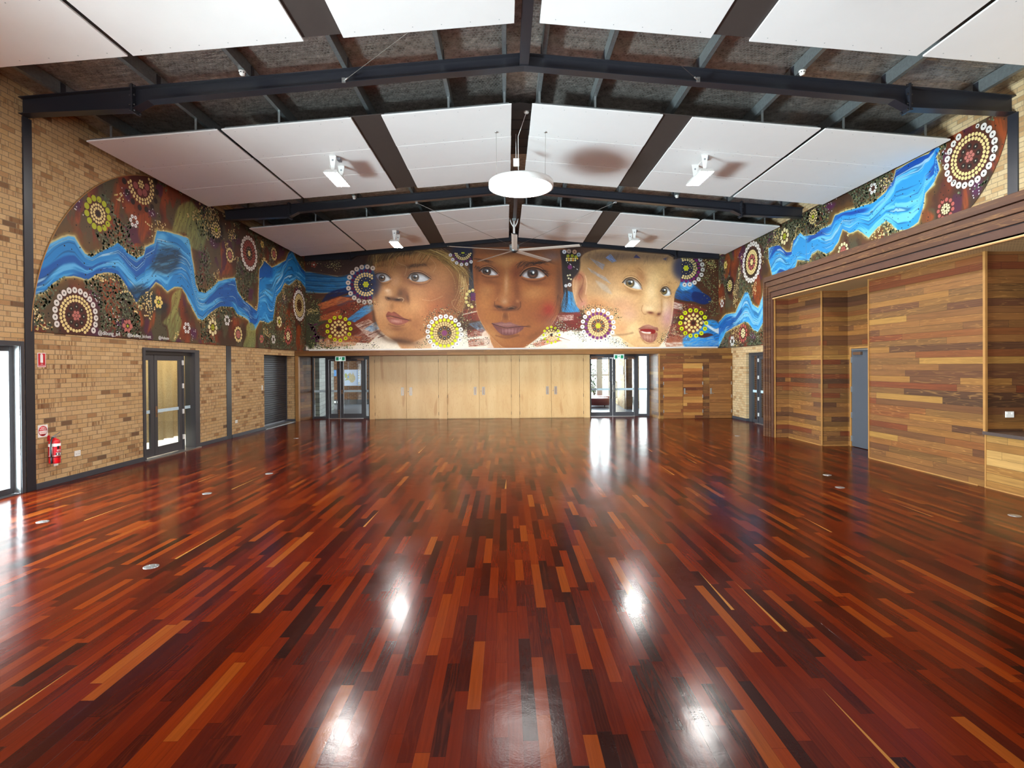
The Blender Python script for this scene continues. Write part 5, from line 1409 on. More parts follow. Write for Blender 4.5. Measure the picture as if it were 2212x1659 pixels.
P.blob(310, 720, 70, 30, '#8c5a3a', .6); P.blob(330, 745, 60, 16, '#6a4026', .5); P.blob(500, 700, 60, 60, '#8f5a34', .5)
# eye sockets
P.blob(200, 275, 85, 55, '#6e4526', .75, 10); P.blob(530, 275, 130, 60, '#6a3e1e', .8, 8); P.blob(420, 270, 60, 70, '#7a4c2a', .7); P.blob(500, 340, 90, 24, '#7e4c2a', .7, 12)
P.blob(200, 345, 60, 22, '#8d6036', .6); P.blob(540, 220, 110, 18, '#b07a48', .5, 8)
# nose
P.blob(320, 330, 40, 60, '#c09068', .7, 20); P.blob(370, 430, 60, 60, '#4e2e1a', .8); P.blob(400, 440, 30, 60, '#7a4a28', .7); P.blob(265, 425, 34, 34, '#d0a680', .9); P.blob(315, 400, 30, 46, '#a57448', .6)
P.blob(250, 400, 24, 14, '#e8cdb0', .7); P.blob(318, 478, 70, 20, '#43271a', .85, 6); P.blob(345, 470, 34, 18, '#c39a74', .5); P.blob(258, 470, 22, 10, '#2d1a12', .85, 24); P.blob(342, 482, 30, 10, '#23130d', .9, 4)
P.line([(383, 500), (395, 480), (375, 465), (345, 470)], 5, '#d9b592', .7, 3); P.blob(430, 470, 16, 46, '#5a3520', .7, -10); P.line([(232, 455), (240, 480), (262, 488)], 3, '#3a2216', .8, 2)
P.blob(290, 545, 20, 36, '#8c5e3a', .55, 12); P.line([(298, 510), (290, 560)], 6, '#9c6a44', .6, 5)
# mouth
P.fill([(236, 626), (256, 588), (284, 598), (310, 590), (345, 612), (385, 640), (442, 662), (400, 664), (330, 650), (280, 632)], '#7c3f30', 3, .95); P.blob(300, 612, 50, 12, '#a5604c', .6, 12)
P.fill([(240, 634), (290, 640), (350, 652), (438, 668), (400, 694), (350, 708), (300, 700), (262, 676)], '#8f4f42', 3, .95); P.blob(320, 674, 50, 14, '#c08a7c', .8, 8)
for k in range(7): P.line([(285 + k * 14, 660), (288 + k * 14, 686)], 3, '#d6b0a4', .35, 2)
P.line([(238, 632), (280, 630), (330, 640), (390, 655), (440, 664)], 4, '#2c1310', .95, 2); P.blob(448, 664, 14, 12, '#5a3018', .6)
P.line([(258, 700), (330, 722), (400, 706)], 6, '#5d3626', .5, 5)
# eyes
P.eye([(150, 262), (180, 250), (230, 252), (268, 280), (280, 300), (250, 318), (205, 325), (172, 300)], (203, 290), 29, [(142, 262), (172, 246), (225, 248), (262, 270), (286, 300)], [(165, 294), (200, 328), (250, 326), (284, 304)], '#5e3a20', '#c09470', '#4a3323', '#8a6642')
P.eye([(440, 285), (462, 258), (510, 246), (560, 256), (610, 282), (622, 296), (590, 316), (530, 324), (470, 312)], (496, 284), 34, [(432, 292), (455, 256), (508, 240), (566, 250), (620, 286), (640, 300)], [(445, 302), (480, 322), (540, 334), (600, 322), (628, 300)], '#5a3418', '#b8875c', '#4c3a2c', '#7d6a55')
P.blob(284, 300, 8, 8, '#d3a088', .8)
# brows, fringe and hair
P.blob(500, 180, 110, 18, '#54351c', .8, -6); P.blob(180, 185, 60, 14, '#6b4626', .7, -10)
P.hair([(430, 205), (600, 170)], [(500, 165), (640, 200)], 26, 6, 8, (0, -10), 4, ['#3a2412', '#50341c', '#2c1a0e'], .7, 3)
P.fill([(60, 150), (120, 60), (250, 30), (420, 22), (560, 24), (480, 80), (380, 90), (250, 130), (150, 160), (90, 230)], '#4f371e', 14, .9)
P.fill([(560, 20), (760, 40), (900, 130), (980, 230), (960, 320), (880, 240), (760, 150), (640, 80)], '#5f4320', 16, .85)
HC = ['#8d6a34', '#b59049', '#6a4a22', '#d2b273', '#3c2812', '#a57f3e']
P.hair([(110, 60), (420, 30)], [(110, 210), (300, 190)], 70, 10, 22, (-20, 0), 6, HC, .75, 5)
P.hair([(380, 30), (700, 40)], [(380, 150), (600, 170)], 60, 12, 20, (-14, 6), 6, HC, .7, 6)
P.hair([(480, 40), (760, 50)], [(900, 210), (990, 260)], 80, 14, 20, (0, -30), 6, HC, .8, 7)
P.hair([(640, 90), (860, 150)], [(860, 320), (960, 430)], 50, 14, 30, (60, -10), 5, HC, .7, 8)
P.hair([(900, 240), (950, 330)], [(840, 560), (940, 610)], 36, 12, 24, (20, 0), 5, ['#b8955a', '#7c5a2c', '#d8bd84'], .7, 9)
for pts in ([(300, 60), (340, 150), (420, 190), (405, 270)], [(600, 80), (680, 170), (655, 240)], [(940, 280), (925, 380), (905, 400)], [(560, 480), (640, 490), (740, 450)], [(860, 480), (820, 500), (850, 560), (930, 600)]):
    P.line(pts, 2.4, '#e0c898', .5, 1.5)
P.blob(230, 110, 30, 90, '#5a3d1c', .5); P.blob(260, 50, 260, 34, '#2a2326', .55)

# --- second portrait: dark-haired child facing the hall
P.frame(1000, 530, 4.14)
P.fill([(120, 560), (240, 740), (330, 860), (430, 900), (560, 905), (520, 930), (240, 930), (250, 840)], '#b3703c', 8, .9)
P.fill([(175, 800), (215, 750), (245, 760), (250, 840), (285, 925), (235, 925)], '#e4cdbc', 5, .9)
P.fill([(96, 60), (98, 200), (104, 300), (112, 420), (128, 540), (150, 640), (200, 740), (255, 810), (320, 875), (400, 912), (480, 918), (560, 900), (680, 815), (780, 720), (850, 620), (890, 500), (915, 380), (918, 250), (915, 100), (880, 20), (120, 20)], '#96562a', 5, 1.0)
P.blob(200, 500, 80, 120, '#b0713a', .75); P.blob(700, 500, 130, 140, '#8a4a20', .6); P.blob(640, 420, 120, 66, '#b57a46', .7, -10); P.blob(220, 400, 70, 50, '#a87040', .6)
P.blob(410, 140, 150, 66, '#b98350', .75); P.blob(330, 220, 60, 60, '#8a4f22', .5); P.blob(480, 250, 46, 60, '#6b2c10', .8, 10); P.blob(500, 200, 60, 50, '#7a3a18', .6)
P.blob(770, 580, 60, 70, '#8e1d14', .8, 20); P.blob(700, 640, 110, 60, '#7c3a20', .6); P.blob(870, 350, 40, 240, '#4f2c1a', .75); P.blob(800, 690, 80, 60, '#8a5a48', .6, -40)
P.blob(130, 260, 26, 150, '#6d3a18', .6); P.blob(270, 640, 90, 60, '#a8692f', .6); P.blob(600, 690, 80, 70, '#8d5226', .6); P.blob(420, 850, 130, 50, '#9a5c2a', .7); P.blob(420, 800, 100, 16, '#5a2f14', .5)
P.blob(300, 800, 90, 34, '#b07a44', .5, 40); P.blob(250, 760, 40, 90, '#c08a50', .4, -36); P.blob(640, 800, 120, 30, '#6b3c1c', .5, -32)
P.blob(800, 90, 90, 50, '#5f5a70', .55); P.blob(500, 50, 420, 40, '#3a2018', .6)
# nose
P.blob(400, 370, 46, 130, '#a3693a', .75, 2); P.blob(395, 340, 18, 100, '#c08f66', .7, 2); P.blob(372, 470, 50, 50, '#a97046', .7); P.blob(380, 500, 26, 22, '#c79a74', .6); P.blob(490, 400, 34, 110, '#6e381a', .7, -4)
P.blob(480, 520, 46, 44, '#6f3a1e', .7); P.blob(320, 400, 20, 90, '#7a4420', .5, 6); P.blob(330, 545, 40, 14, '#2a120a', .9, 14); P.blob(440, 556, 46, 14, '#241009', .92, -6); P.blob(390, 572, 90, 10, '#4a2412', .7)
P.line([(290, 500), (292, 535), (315, 560)], 5, '#4a2614', .8, 4); P.line([(520, 500), (520, 545), (495, 570)], 6, '#4a2412', .8, 4); P.line([(300, 490), (318, 460)], 4, '#c09068', .5, 4); P.line([(410, 552), (440, 546), (468, 552)], 4, '#c3926a', .6, 3); P.blob(495, 495, 16, 14, '#b0744a', .7)
P.blob(385, 625, 28, 40, '#5f3216', .7); P.line([(362, 600), (350, 660)], 6, '#b8804a', .45, 5); P.line([(412, 600), (420, 660)], 6, '#b8804a', .45, 5)
# mouth
P.fill([(264, 692), (310, 686), (350, 678), (385, 688), (425, 680), (470, 700), (530, 714), (580, 718), (520, 730), (450, 726), (390, 730), (330, 716)], '#7b4a44', 3, .97); P.blob(390, 702, 90, 12, '#a0726a', .7)
P.fill([(270, 696), (330, 722), (390, 736), (450, 730), (545, 724), (525, 756), (470, 786), (400, 798), (345, 786), (300, 744)], '#6b3a38', 3, .97); P.blob(420, 758, 70, 20, '#9a6a66', .8)
for k in range(12): P.line([(345 + k * 15, 738), (348 + k * 14, 786)], 2.5, '#c49c94' if k % 2 else '#4a2422', .4, 1.6)
P.line([(264, 693), (330, 716), (390, 732), (450, 727), (530, 718), (582, 719)], 5, '#2a0f0e', .95, 2); P.blob(592, 718, 18, 10, '#4a2412', .6); P.line([(300, 800), (400, 822), (500, 795)], 10, '#5a2f16', .5, 8)
# eyes
P.blob(240, 230, 100, 50, '#5c2c12', .8, 8); P.blob(650, 240, 150, 66, '#5a2a10', .85, 6); P.blob(250, 320, 80, 26, '#6d3a1a', .7, 12); P.blob(660, 330, 110, 22, '#6e381a', .7, 8); P.blob(640, 175, 130, 20, '#8f4a20', .6, 5)
P.eye([(172, 222), (200, 202), (245, 200), (290, 228), (322, 258), (290, 264), (240, 262), (195, 250)], (222, 231), 37, [(158, 228), (185, 202), (240, 192), (290, 218), (332, 262)], [(180, 250), (220, 268), (280, 270), (326, 262)], '#4a2310', '#b97f52', '#301a12', '#7a4a2c', '#a5a0a4', '#d9d5d8', (0.2, -0.15))
P.eye([(536, 264), (575, 225), (630, 208), (690, 220), (742, 262), (700, 286), (630, 292), (570, 284)], (632, 246), 47, [(520, 268), (560, 222), (628, 198), (700, 212), (750, 258), (768, 272)], [(536, 274), (590, 294), (660, 298), (720, 284), (746, 266)], '#4a210d', '#b0724a', '#301a12', '#7a4a2c', '#a9a4a8', '#dcd8da', (0.12, -0.15))
P.hair([(130, 180), (180, 215)], [(110, 200), (150, 235)], 22, 6, 8, (0, 4), 4, ['#160b08', '#2a1610'], .85, 11)
P.hair([(700, 205), (760, 262)], [(760, 215), (800, 270)], 20, 5, 7, (0, 0), 3.5, ['#160b08'], .7, 12)
P.blob(320, 258, 9, 7, '#c4786a', .8)
# brows and hair
P.hair([(480, 190), (700, 160)], [(560, 150), (850, 170)], 60, 8, 10, (0, -22), 4.5, ['#24130c', '#3a2014', '#14090a'], .7, 13)
P.hair([(100, 120), (230, 130)], [(180, 150), (300, 165)], 34, 8, 8, (0, -10), 4, ['#2c170e', '#3c2214'], .55, 14)
P.fill([(880, 40), (925, 60), (930, 200), (925, 330), (912, 430), (896, 300), (890, 140)], '#1c1518', 8, .9)
P.hair([(900, 200), (930, 300)], [(870, 560), (930, 590)], 26, 5, 14, (20, 30), 5, ['#161013', '#241a1a'], .85, 15)
P.hair([(850, 430), (890, 480)], [(720, 700), (850, 640)], 10, 6, 20, (20, 20), 3, ['#2a1818'], .6, 16)
P.fill([(76, 40), (96, 40), (98, 170), (84, 240), (70, 170)], '#120d14', 4, .95)
P.line([(846, 620), (800, 700), (690, 820), (560, 905)], 6, '#d9b99a', .35, 4); P.line([(112, 420), (130, 560), (160, 660), (250, 800), (350, 900)], 5, '#d6b48c', .4, 3)

# --- third portrait: infant looking up to the right
P.frame(1230, 530, 4.14)
P.fill([(480, 830), (700, 800), (860, 780), (820, 880), (760, 912), (560, 915)], '#d9b080', 8, .95)
P.fill([(60, 200), (100, 120), (160, 60), (300, 30), (560, 40), (800, 60), (1005, 95), (1012, 200), (998, 330), (960, 400), (945, 460), (936, 560), (922, 660), (900, 740), (860, 830), (800, 895), (740, 920), (640, 915), (560, 880), (480, 830), (400, 780), (260, 720), (160, 620), (120, 560), (70, 400)], '#c09664', 6, 1.0)
P.blob(260, 200, 180, 160, '#8a6238', .75); P.blob(420, 90, 320, 60, '#4c3a34', .75); P.blob(800, 90, 240, 50, '#6a5240', .75); P.blob(560, 200, 120, 50, '#a87a4a', .6, -8); P.blob(850, 220, 130, 70, '#c09a64', .6)
P.blob(430, 440, 150, 80, '#d0ae7c', .75); P.blob(300, 380, 120, 70, '#9a7a58', .6); P.blob(250, 520, 130, 70, '#a5673a', .6, 12); P.blob(480, 520, 120, 80, '#bb8a68', .7); P.blob(540, 620, 80, 70, '#c99a80', .7); P.blob(880, 620, 60, 120, '#b5808a', .75)
P.blob(560, 760, 120, 95, '#e3bf8c', .85); P.blob(480, 740, 60, 60, '#c0875c', .6); P.blob(700, 880, 110, 30, '#e0bc8c', .6); P.blob(740, 400, 64, 125, '#e4c797', .9); P.blob(780, 300, 70, 60, '#d3b07a', .7); P.blob(860, 540, 40, 80, '#d9bc94', .6)
# ear
P.fill([(40, 270), (62, 228), (110, 222), (150, 260), (165, 330), (160, 420), (165, 500), (150, 560), (110, 570), (72, 540), (46, 460), (30, 370)], '#b07e54', 5, .97)
P.blob(90, 280, 36, 40, '#9a4a34', .8, 30); P.blob(110, 400, 30, 70, '#7a4430', .75, 10); P.blob(60, 400, 16, 110, '#c9a27a', .6, 6); P.blob(120, 520, 40, 40, '#b5766a', .7)
P.line([(60, 300), (90, 250), (130, 290), (120, 360), (90, 430), (120, 500)], 8, '#6d3a26', .6, 5); P.line([(46, 300), (40, 400), (70, 520)], 6, '#d8b890', .5, 4); P.line([(150, 270), (162, 340), (150, 430)], 8, '#e0bd92', .6, 5)
# strokes of loose blue-grey paint over the head
P.fill([(185, 105), (240, 130), (325, 165), (305, 215), (260, 180)], '#75788a', 2, .8, smooth=False, grain=(35, .4), gscale=.5); P.fill([(330, 105), (375, 70), (430, 135), (390, 150)], '#5f76a8', 2, .85, smooth=False, grain=(40, .4), gscale=.5)
P.fill([(165, 190), (330, 280), (380, 340), (320, 310), (200, 235)], '#8a8a90', 2, .75, smooth=False, grain=(35, .5), gscale=.5); P.fill([(240, 310), (330, 350), (385, 430), (300, 390)], '#a8a098', 10, .5)
P.fill([(580, 105), (605, 75), (645, 110)], '#1f2252', 2, .8, smooth=False); P.fill([(840, 115), (880, 100), (872, 130)], '#33365a', 2, .7, smooth=False)
P.line([(170, 450), (300, 490), (440, 545), (560, 565)], 3, '#c98f64', .6, 2); P.line([(380, 800), (500, 790), (570, 775)], 16, '#8a6a4a', .6, 8)
# eyes
P.blob(570, 330, 110, 80, '#a87c4c', .8); P.blob(870, 400, 80, 70, '#a8814f', .75); P.blob(650, 270, 40, 70, '#8f5c38', .6, -20); P.blob(570, 410, 80, 20, '#8d6238', .6, 14)
P.eye([(490, 322), (520, 298), (560, 292), (605, 312), (640, 350), (648, 384), (600, 382), (545, 366), (508, 346)], (548, 332), 39, [(482, 326), (512, 294), (562, 284), (612, 306), (648, 350), (655, 388)], [(500, 344), (545, 374), (600, 390), (650, 388)], '#8a6038', '#dbb98e', '#5a4724', '#8f7840', '#bcc2c4', '#e0e4e6', (0.4, -0.3))
P.eye([(826, 400), (846, 374), (880, 370), (905, 400), (908, 436), (870, 444), (838, 432)], (849, 402), 32, [(820, 404), (842, 370), (880, 364), (910, 398), (916, 430)], [(826, 426), (868, 450), (910, 440)], '#8a6038', '#dbb98e', '#54431f', '#83703a', '#bcc2c4', '#e0e4e6', (0.35, -0.35))
P.blob(648, 384, 8, 8, '#d3a088', .8)
P.hair([(470, 250), (640, 200)], [(520, 200), (680, 280)], 30, 8, 12, (0, -10), 3, ['#8a6238', '#a87f4e', '#6e4c2a'], .4, 21); P.hair([(860, 340), (960, 320)], [(900, 320), (980, 350)], 20, 6, 8, (0, -6), 3, ['#7a5630'], .5, 22)
# nose
P.blob(745, 520, 70, 60, '#d4b080', .8); P.blob(680, 560, 34, 44, '#c79f74', .8); P.blob(720, 560, 50, 30, '#e6cba0', .6); P.line([(660, 530), (650, 570), (668, 605), (690, 610)], 6, '#8a5c38', .7, 5); P.line([(828, 480), (832, 560), (820, 610)], 6, '#8a6238', .7, 5); P.blob(830, 520, 16, 90, '#a87e50', .6)
P.blob(732, 596, 32, 12, '#5a2418', .92, 8); P.blob(802, 610, 22, 14, '#4c1e16', .92, -30); P.blob(765, 615, 50, 10, '#a87448', .7, 10); P.blob(775, 660, 20, 36, '#b98a5c', .6)
# mouth
P.fill([(620, 742), (660, 715), (705, 702), (740, 712), (765, 722), (795, 730), (796, 760), (760, 748), (700, 742), (660, 744)], '#8d5848', 3, .97); P.blob(720, 716, 50, 12, '#b58672', .6, 8)
P.fill([(636, 746), (700, 740), (770, 750), (765, 782), (700, 782), (655, 768)], '#7e1512', 2.5, .97); P.fill([(650, 760), (690, 768), (730, 768), (728, 782), (690, 780), (655, 772)], '#e4cfc4', 2, .95)
P.fill([(625, 752), (660, 776), (710, 788), (755, 784), (790, 770), (786, 820), (755, 856), (715, 862), (670, 840), (640, 800)], '#935a4a', 3, .97); P.blob(700, 815, 50, 20, '#c0917e', .8, 10)
for k in range(9): P.line([(660 + k * 14, 792), (668 + k * 12, 846)], 3, '#d9b6a2' if k % 2 else '#6d3a30', .35, 2)
P.line([(640, 815), (690, 868), (760, 866)], 8, '#8a5a34', .55, 6); P.line([(936, 470), (925, 600), (905, 720), (850, 840)], 5, '#e9d4bb', .5, 3)
P.hair([(140, 60), (1000, 90)], [(120, 130), (980, 160)], 90, 10, 16, (0, 0), 5, ['#5c4632', '#7a6044', '#3f3230', '#8d7250'], .35, 23)

# canvas weave and brush texture over the skin
P.c *= (0.93 + 0.14 * fbm(U / 2.2, V / 2.6, 4) * 1.0)[:, None] * (0.96 + 0.08 * fbm(U / 11, V / 9, 3))[:, None]
# --- dot flowers of the far wall
P.frame()
def bigflower(cx, cy, r, outer, second, dark=True, centre=YGR, n=18, back='#1a2346', keep=None):
    P.blob(cx, cy, r * .85, r * .85, back, .85, 0, 6)
    a0 = len(P.discs)
    P.ring(cx, cy, r, n, r * .135, outer, '#161210', 0, mid=None, ph=.3)
    P.ring(cx, cy, r * .78, n, r * .10, second, None)
    P.ring(cx, cy, r * .61, 26, r * .062, CRM, '#b0863a'); P.ring(cx, cy, r * .49, 21, r * .058, CRM, '#b0863a', ph=.4)
    P.ring(cx, cy, r * .32, 8, r * .085, DRK, '#e0d8d0')
    P.ring(cx, cy, r * .12, 6, r * .06, centre); P.disc(cx, cy, r * .06, centre)
    if keep: P.discs[a0:] = [d for d in P.discs[a0:] if keep(d[0], d[1])]
bigflower(794.5, 614, 38, '#cfc1b4', '#56123f', n=20, keep=lambda x, y: x < 810 + max(0, (590 - y)) * .3 or False)
bigflower(962, 718, 36, '#ebe6e0', '#cfd40f', n=20, back='#6b4a22', centre='#7c2b66')
bigflower(1293, 702, 34, '#eee9e2', '#6c2a68', n=19, back='#8a5a3a')
bigflower(1484, 577.5, 36, '#c9c3bd', '#6a1a58', n=20, keep=lambda x, y: x > 1474 and y > 553 or x > 1490)
bigflower(1003, 543, 28, '#cfcbd0', '#55174f', n=16, back='#131634', keep=lambda x, y: y > 545 and x < 1022)
def yflower(cx, cy, r, n=13):
    P.ring(cx, cy, r, n, r * .17, '#c6ca0a', '#20180c'); P.ring(cx, cy, r * .62, 12, r * .115, '#e2c77a'); P.ring(cx, cy, r * .36, 8, r * .115, '#e2c77a', ph=.5); P.disc(cx, cy, r * .17, '#3a1c0c')
yflower(736, 709, 25); yflower(1192, 722, 17, 12); yflower(1499, 696, 28, 14)
# partly hidden flowers between the portraits
P.fill([(1216, 548), (1250, 545), (1254, 580), (1240, 600), (1226, 610), (1222, 580)], '#1d1416', 3, .95)
for k, (x, y, c, r) in enumerate([(1221, 543, '#b9b9c4', 4.5), (1231, 542, '#a0897c', 5), (1243, 543, '#b58c70', 5), (1252, 549, '#8b93a0', 4.5)]): P.disc(x, y, r, c); P.disc(x, y, 1.2, '#161210', 2)
for (x, y) in ((1229, 552), (1238, 551.5), (1246, 554)): P.disc(x, y, 3.6, '#8f8f1a')
for k in range(11): P.disc(1226 + (k % 6) * 4.6, 557.5 + (k // 6) * 4, 1.9, ['#d9c88e', '#d9a03a'][k % 2])
for k in range(8): P.disc(1228 + (k * 7) % 22, 566 + (k * 5) % 16, 0.8, '#d8d2cc')
P.ring(1233, 576, 3.6, 6, 1.6, '#7a2a6a'); P.disc(1233, 576, 1.6, '#7a2a6a')
for (x, y) in ((1228, 594), (1233, 593), (1230, 600), (1235, 602)): P.disc(x, y, 2.0, '#c8c09a')
P.disc(1232, 614, 4.2, '#c9c6c6'); P.disc(1224, 616, 3.6, '#b0b0b4'); P.disc(1232, 614, 1.2, '#161210', 2)
for k in range(7):
    a = R(100 + k * 28); P.disc(1024 + 15.5 * math.cos(a), 644 + 18 * math.sin(a), 3.4, '#d8c47c')
for k in range(12): P.disc(1022 + (k % 3) * 3.4 - 1, 634 + (k // 3) * 4.2, 1.9, '#5f1f58')
P.ring(684, 572, 4.6, 5, 2.6, '#8a4030'); P.disc(684, 572, 1.9, '#d8cdb8')
# stippled trails of tiny dots around the flowers
def trail(pts, n, w, cols, r=0.75, seed=1):
    q = spline(pts, False, 8); rr = np.random.RandomState(seed)
    for k in range(n):
        p = q[rr.randint(len(q))] + rr.normal(0, w, 2); P.discs.append((p[0], p[1], r * rr.uniform(.6, 1.3), hexc(cols[rr.randint(len(cols))]), 0))
TD = ['#1c1812', '#22201a', '#cfc48c', '#4c553e', '#12100e', '#69714f']
trail([(672, 640), (690, 665), (684, 700), (690, 740), (720, 750)], 520, 8, ['#2e3220', '#4b5434', '#59633f', '#1c1d12', '#8a8f5a'], .9, 2)
trail([(676, 745), (720, 750), (760, 748)], 220, 4, ['#2e3220', '#4b5434', '#6b8050', '#b9b978'], .9, 12)
trail([(740, 680), (770, 662), (800, 650)], 140, 5, TD, .8, 3); trail([(760, 735), (790, 740), (812, 748)], 110, 6, TD, .8, 4)
trail([(672, 672), (690, 672)], 90, 3.0, ['#cdb878'], .9, 5); trail([(770, 640), (800, 655), (815, 652)], 60, 4, TD, .8, 30)
trail([(924, 695), (935, 680), (960, 672), (990, 680), (1003, 700), (1005, 730)], 420, 6, TD, .75, 6); trail([(905, 750), (925, 735), (925, 710)], 130, 5, TD, .75, 7)
trail([(1003, 620), (1016, 660), (1010, 690), (1020, 730), (1055, 735)], 260, 6, TD, .75, 8); trail([(1208, 700), (1222, 708), (1250, 715), (1262, 728)], 240, 5, TD + ['#c9dcd8'], .75, 9)
trail([(1145, 748), (1170, 735), (1205, 710), (1212, 690)], 160, 4, TD, .75, 10); trail([(1252, 690), (1265, 665), (1290, 662), (1330, 672), (1335, 690)], 260, 4, TD, .75, 11)
trail([(1315, 728), (1335, 738), (1352, 748)], 140, 5, ['#1c1812', '#7fa0b0', '#cfc48c', '#2a4a5c'], .75, 13); trail([(1430, 735), (1445, 720), (1462, 712), (1480, 725)], 260, 5, TD, .75, 14)
trail([(1462, 690), (1470, 670), (1485, 662), (1520, 672)], 160, 5, TD, .75, 15); trail([(1500, 560), (1520, 590), (1540, 620), (1545, 680)], 500, 9, ['#4b5434', '#6f7550', '#2c2a1a', '#89895a'], .9, 16); trail([(1530, 560), (1545, 575)], 120, 5, ['#cdb878', '#8a8f5a'], .9, 17)
trail([(676, 700), (690, 735)], 60, 4, ['#5a1c48'], 1.6, 18); trail([(674, 560), (720, 572), (735, 565)], 200, 7, ['#4b4a2c', '#35301c', '#8a7a4a', '#cfc48c'], .8, 19)
P.discs = [d for d in P.discs if 665 < d[0] < 1555 and d[1] < 751.5 - .0072 * (d[0] - 1092.6) - 0 and d[1] - d[2] > 530]
PF = P
# outlines on the side murals in metres: (distance down the hall, height)
L_UP = [(9.25, 4.09), (9.43, 4.23), (9.71, 4.4), (9.92, 4.51), (10.06, 4.53), (10.16, 4.41), (10.3, 4.27), (10.48, 4.24), (10.66, 4.37), (10.94, 4.53), (11.18, 4.68), (11.31, 4.63), (11.48, 4.52), (11.74, 4.47), (11.97, 4.59), (12.03, 4.77), (12.33, 4.94), (12.42, 5.25), (12.63, 5.29), (12.98, 5.32), (13.55, 5.37), (13.71, 5.34), (13.75, 5.0), (13.85, 4.66), (13.95, 4.25), (14.07, 4.08), (14.37, 4.07), (14.72, 4.27), (15.02, 4.48), (15.73, 4.7), (15.97, 4.75), (16.11, 4.37), (16.46, 4.14), (16.83, 4.04), (17.34, 3.9), (17.46, 4.22), (17.54, 5.27), (17.93, 5.62), (18.19, 5.58), (18.47, 5.51), (19.14, 5.77), (19.66, 5.99), (19.9, 6.3), (20.21, 6.54), (20.65, 6.24), (21.24, 5.98), (21.84, 5.85), (22.54, 5.92)]
L_LO = [(9.13, 3.27), (9.17, 3.32), (9.41, 3.43), (9.58, 3.6), (9.81, 3.74), (10.02, 3.8), (10.35, 3.78), (10.59, 3.92), (10.78, 3.99), (10.97, 4.03), (11.17, 4.01), (11.37, 3.86), (11.54, 3.68), (11.71, 3.49), (11.91, 3.7), (12.15, 3.84), (12.36, 4.05), (12.56, 4.01), (12.78, 3.9), (13.05, 4.05), (13.34, 4.07), (13.53, 3.92), (13.77, 3.63), (14.03, 3.37), (14.25, 3.33), (14.53, 3.51), (14.89, 3.71), (15.17, 3.81), (15.82, 3.85), (16.09, 3.67), (16.52, 3.63), (16.79, 3.55), (16.89, 3.24), (17.21, 3.28), (17.55, 3.61), (18.15, 3.58), (18.52, 3.69), (18.8, 4.54), (19.22, 4.81), (19.53, 5.15), (19.95, 5.13), (20.63, 5.46), (21.1, 5.44), (21.62, 5.24), (22.18, 5.15), (22.66, 5.2)]
L_OL = [[(13.03, 5.53), (13.23, 6.02), (13.77, 6.33), (14.3, 6.08), (14.47, 5.79), (14.31, 5.21), (13.8, 5.16), (13.6, 5.42), (13.36, 5.44), (13.03, 5.36)], [(12.96, 3.83), (13.33, 4.01), (13.18, 3.47), (13.33, 3.2), (13.08, 2.72), (12.85, 2.74), (12.76, 3.05), (12.59, 3.14), (12.88, 3.41)], [(16.63, 3.36), (16.9, 3.49), (17.21, 3.33), (17.16, 2.65), (16.43, 2.68), (16.62, 3.07)]]
L_OR = [[(10.71, 3.75), (10.97, 3.89), (11.26, 3.69), (11.11, 2.92), (10.95, 2.98), (10.77, 3.34)], [(10.99, 5.47), (11.13, 5.92), (11.26, 5.8), (11.19, 5.24), (10.96, 5.37)], [(11.83, 5.42), (12.18, 5.63), (12.22, 5.37), (11.93, 4.88), (11.78, 5.05)], [(11.72, 3.5), (11.94, 3.11), (11.79, 3.0), (11.61, 3.39)], [(12.31, 3.62), (12.44, 3.91), (12.6, 3.66), (12.45, 3.51)], [(20.58, 3.48), (20.88, 3.72), (21.36, 3.34), (21.28, 2.75), (20.62, 2.73)], [(19.46, 4.34), (19.82, 4.12), (19.71, 3.68), (19.45, 3.91)], [(12.18, 3.18), (12.35, 3.52), (12.3, 3.11), (12.05, 2.86)]]
L_PU = [[(11.38, 5.89), (11.58, 5.83), (11.54, 5.64), (11.38, 5.69)], [(11.12, 3.07), (11.32, 3.11), (11.25, 2.88), (11.08, 2.92)], [(10.07, 5.21), (10.26, 5.29), (10.2, 5.05), (10.09, 5.08)], [(12.1, 5.65), (12.34, 5.67), (12.38, 5.55), (12.18, 5.52)], [(14.75, 5.73), (15.1, 5.58), (14.92, 5.38), (14.63, 5.47)], [(13.71, 3.08), (13.97, 3.04), (13.91, 2.82), (13.71, 2.9)], [(10.41, 3.57), (10.62, 3.55), (10.55, 3.45), (10.44, 3.48)], [(19.32, 4.66), (19.73, 4.63), (19.62, 4.36), (19.31, 4.4)]]
L_FL = [('A', 10.08, 3.06, 0.477), ('B', 10.64, 5.13, 0.29), ('C', 11.9, 6.14, 0.534), ('D', 11.66, 5.26, 0.102), ('E', 14.96, 5.91, 0.197), ('F', 16.86, 5.66, 0.481), ('G', 15.68, 5.36, 0.179), ('H', 14.9, 4.89, 0.111), ('I', 12.45, 3.6, 0.103), ('J', 11.43, 2.97, 0.105), ('D', 13.54, 3.08, 0.107), ('L', 14.73, 3.18, 0.18), ('D', 15.49, 3.44, 0.115), ('G', 16.12, 3.07, 0.198), ('O', 20.9, 4.48, 0.541), ('G', 18.66, 6.02, 0.188), ('I', 17.77, 6.15, 0.086), ('L', 19.04, 3.69, 0.159), ('J', 17.66, 3.01, 0.101), ('D', 18.55, 3.04, 0.114), ('U', 19.8, 3.23, 0.269)]
R_UP1 = [(22.14, 3.61), (21.68, 3.73), (20.82, 4.03), (19.96, 4.0), (19.65, 4.29), (19.16, 4.67), (18.93, 4.64), (18.6, 4.17), (18.17, 3.97), (17.86, 4.33), (17.78, 4.65), (17.65, 4.83), (17.46, 4.87)]
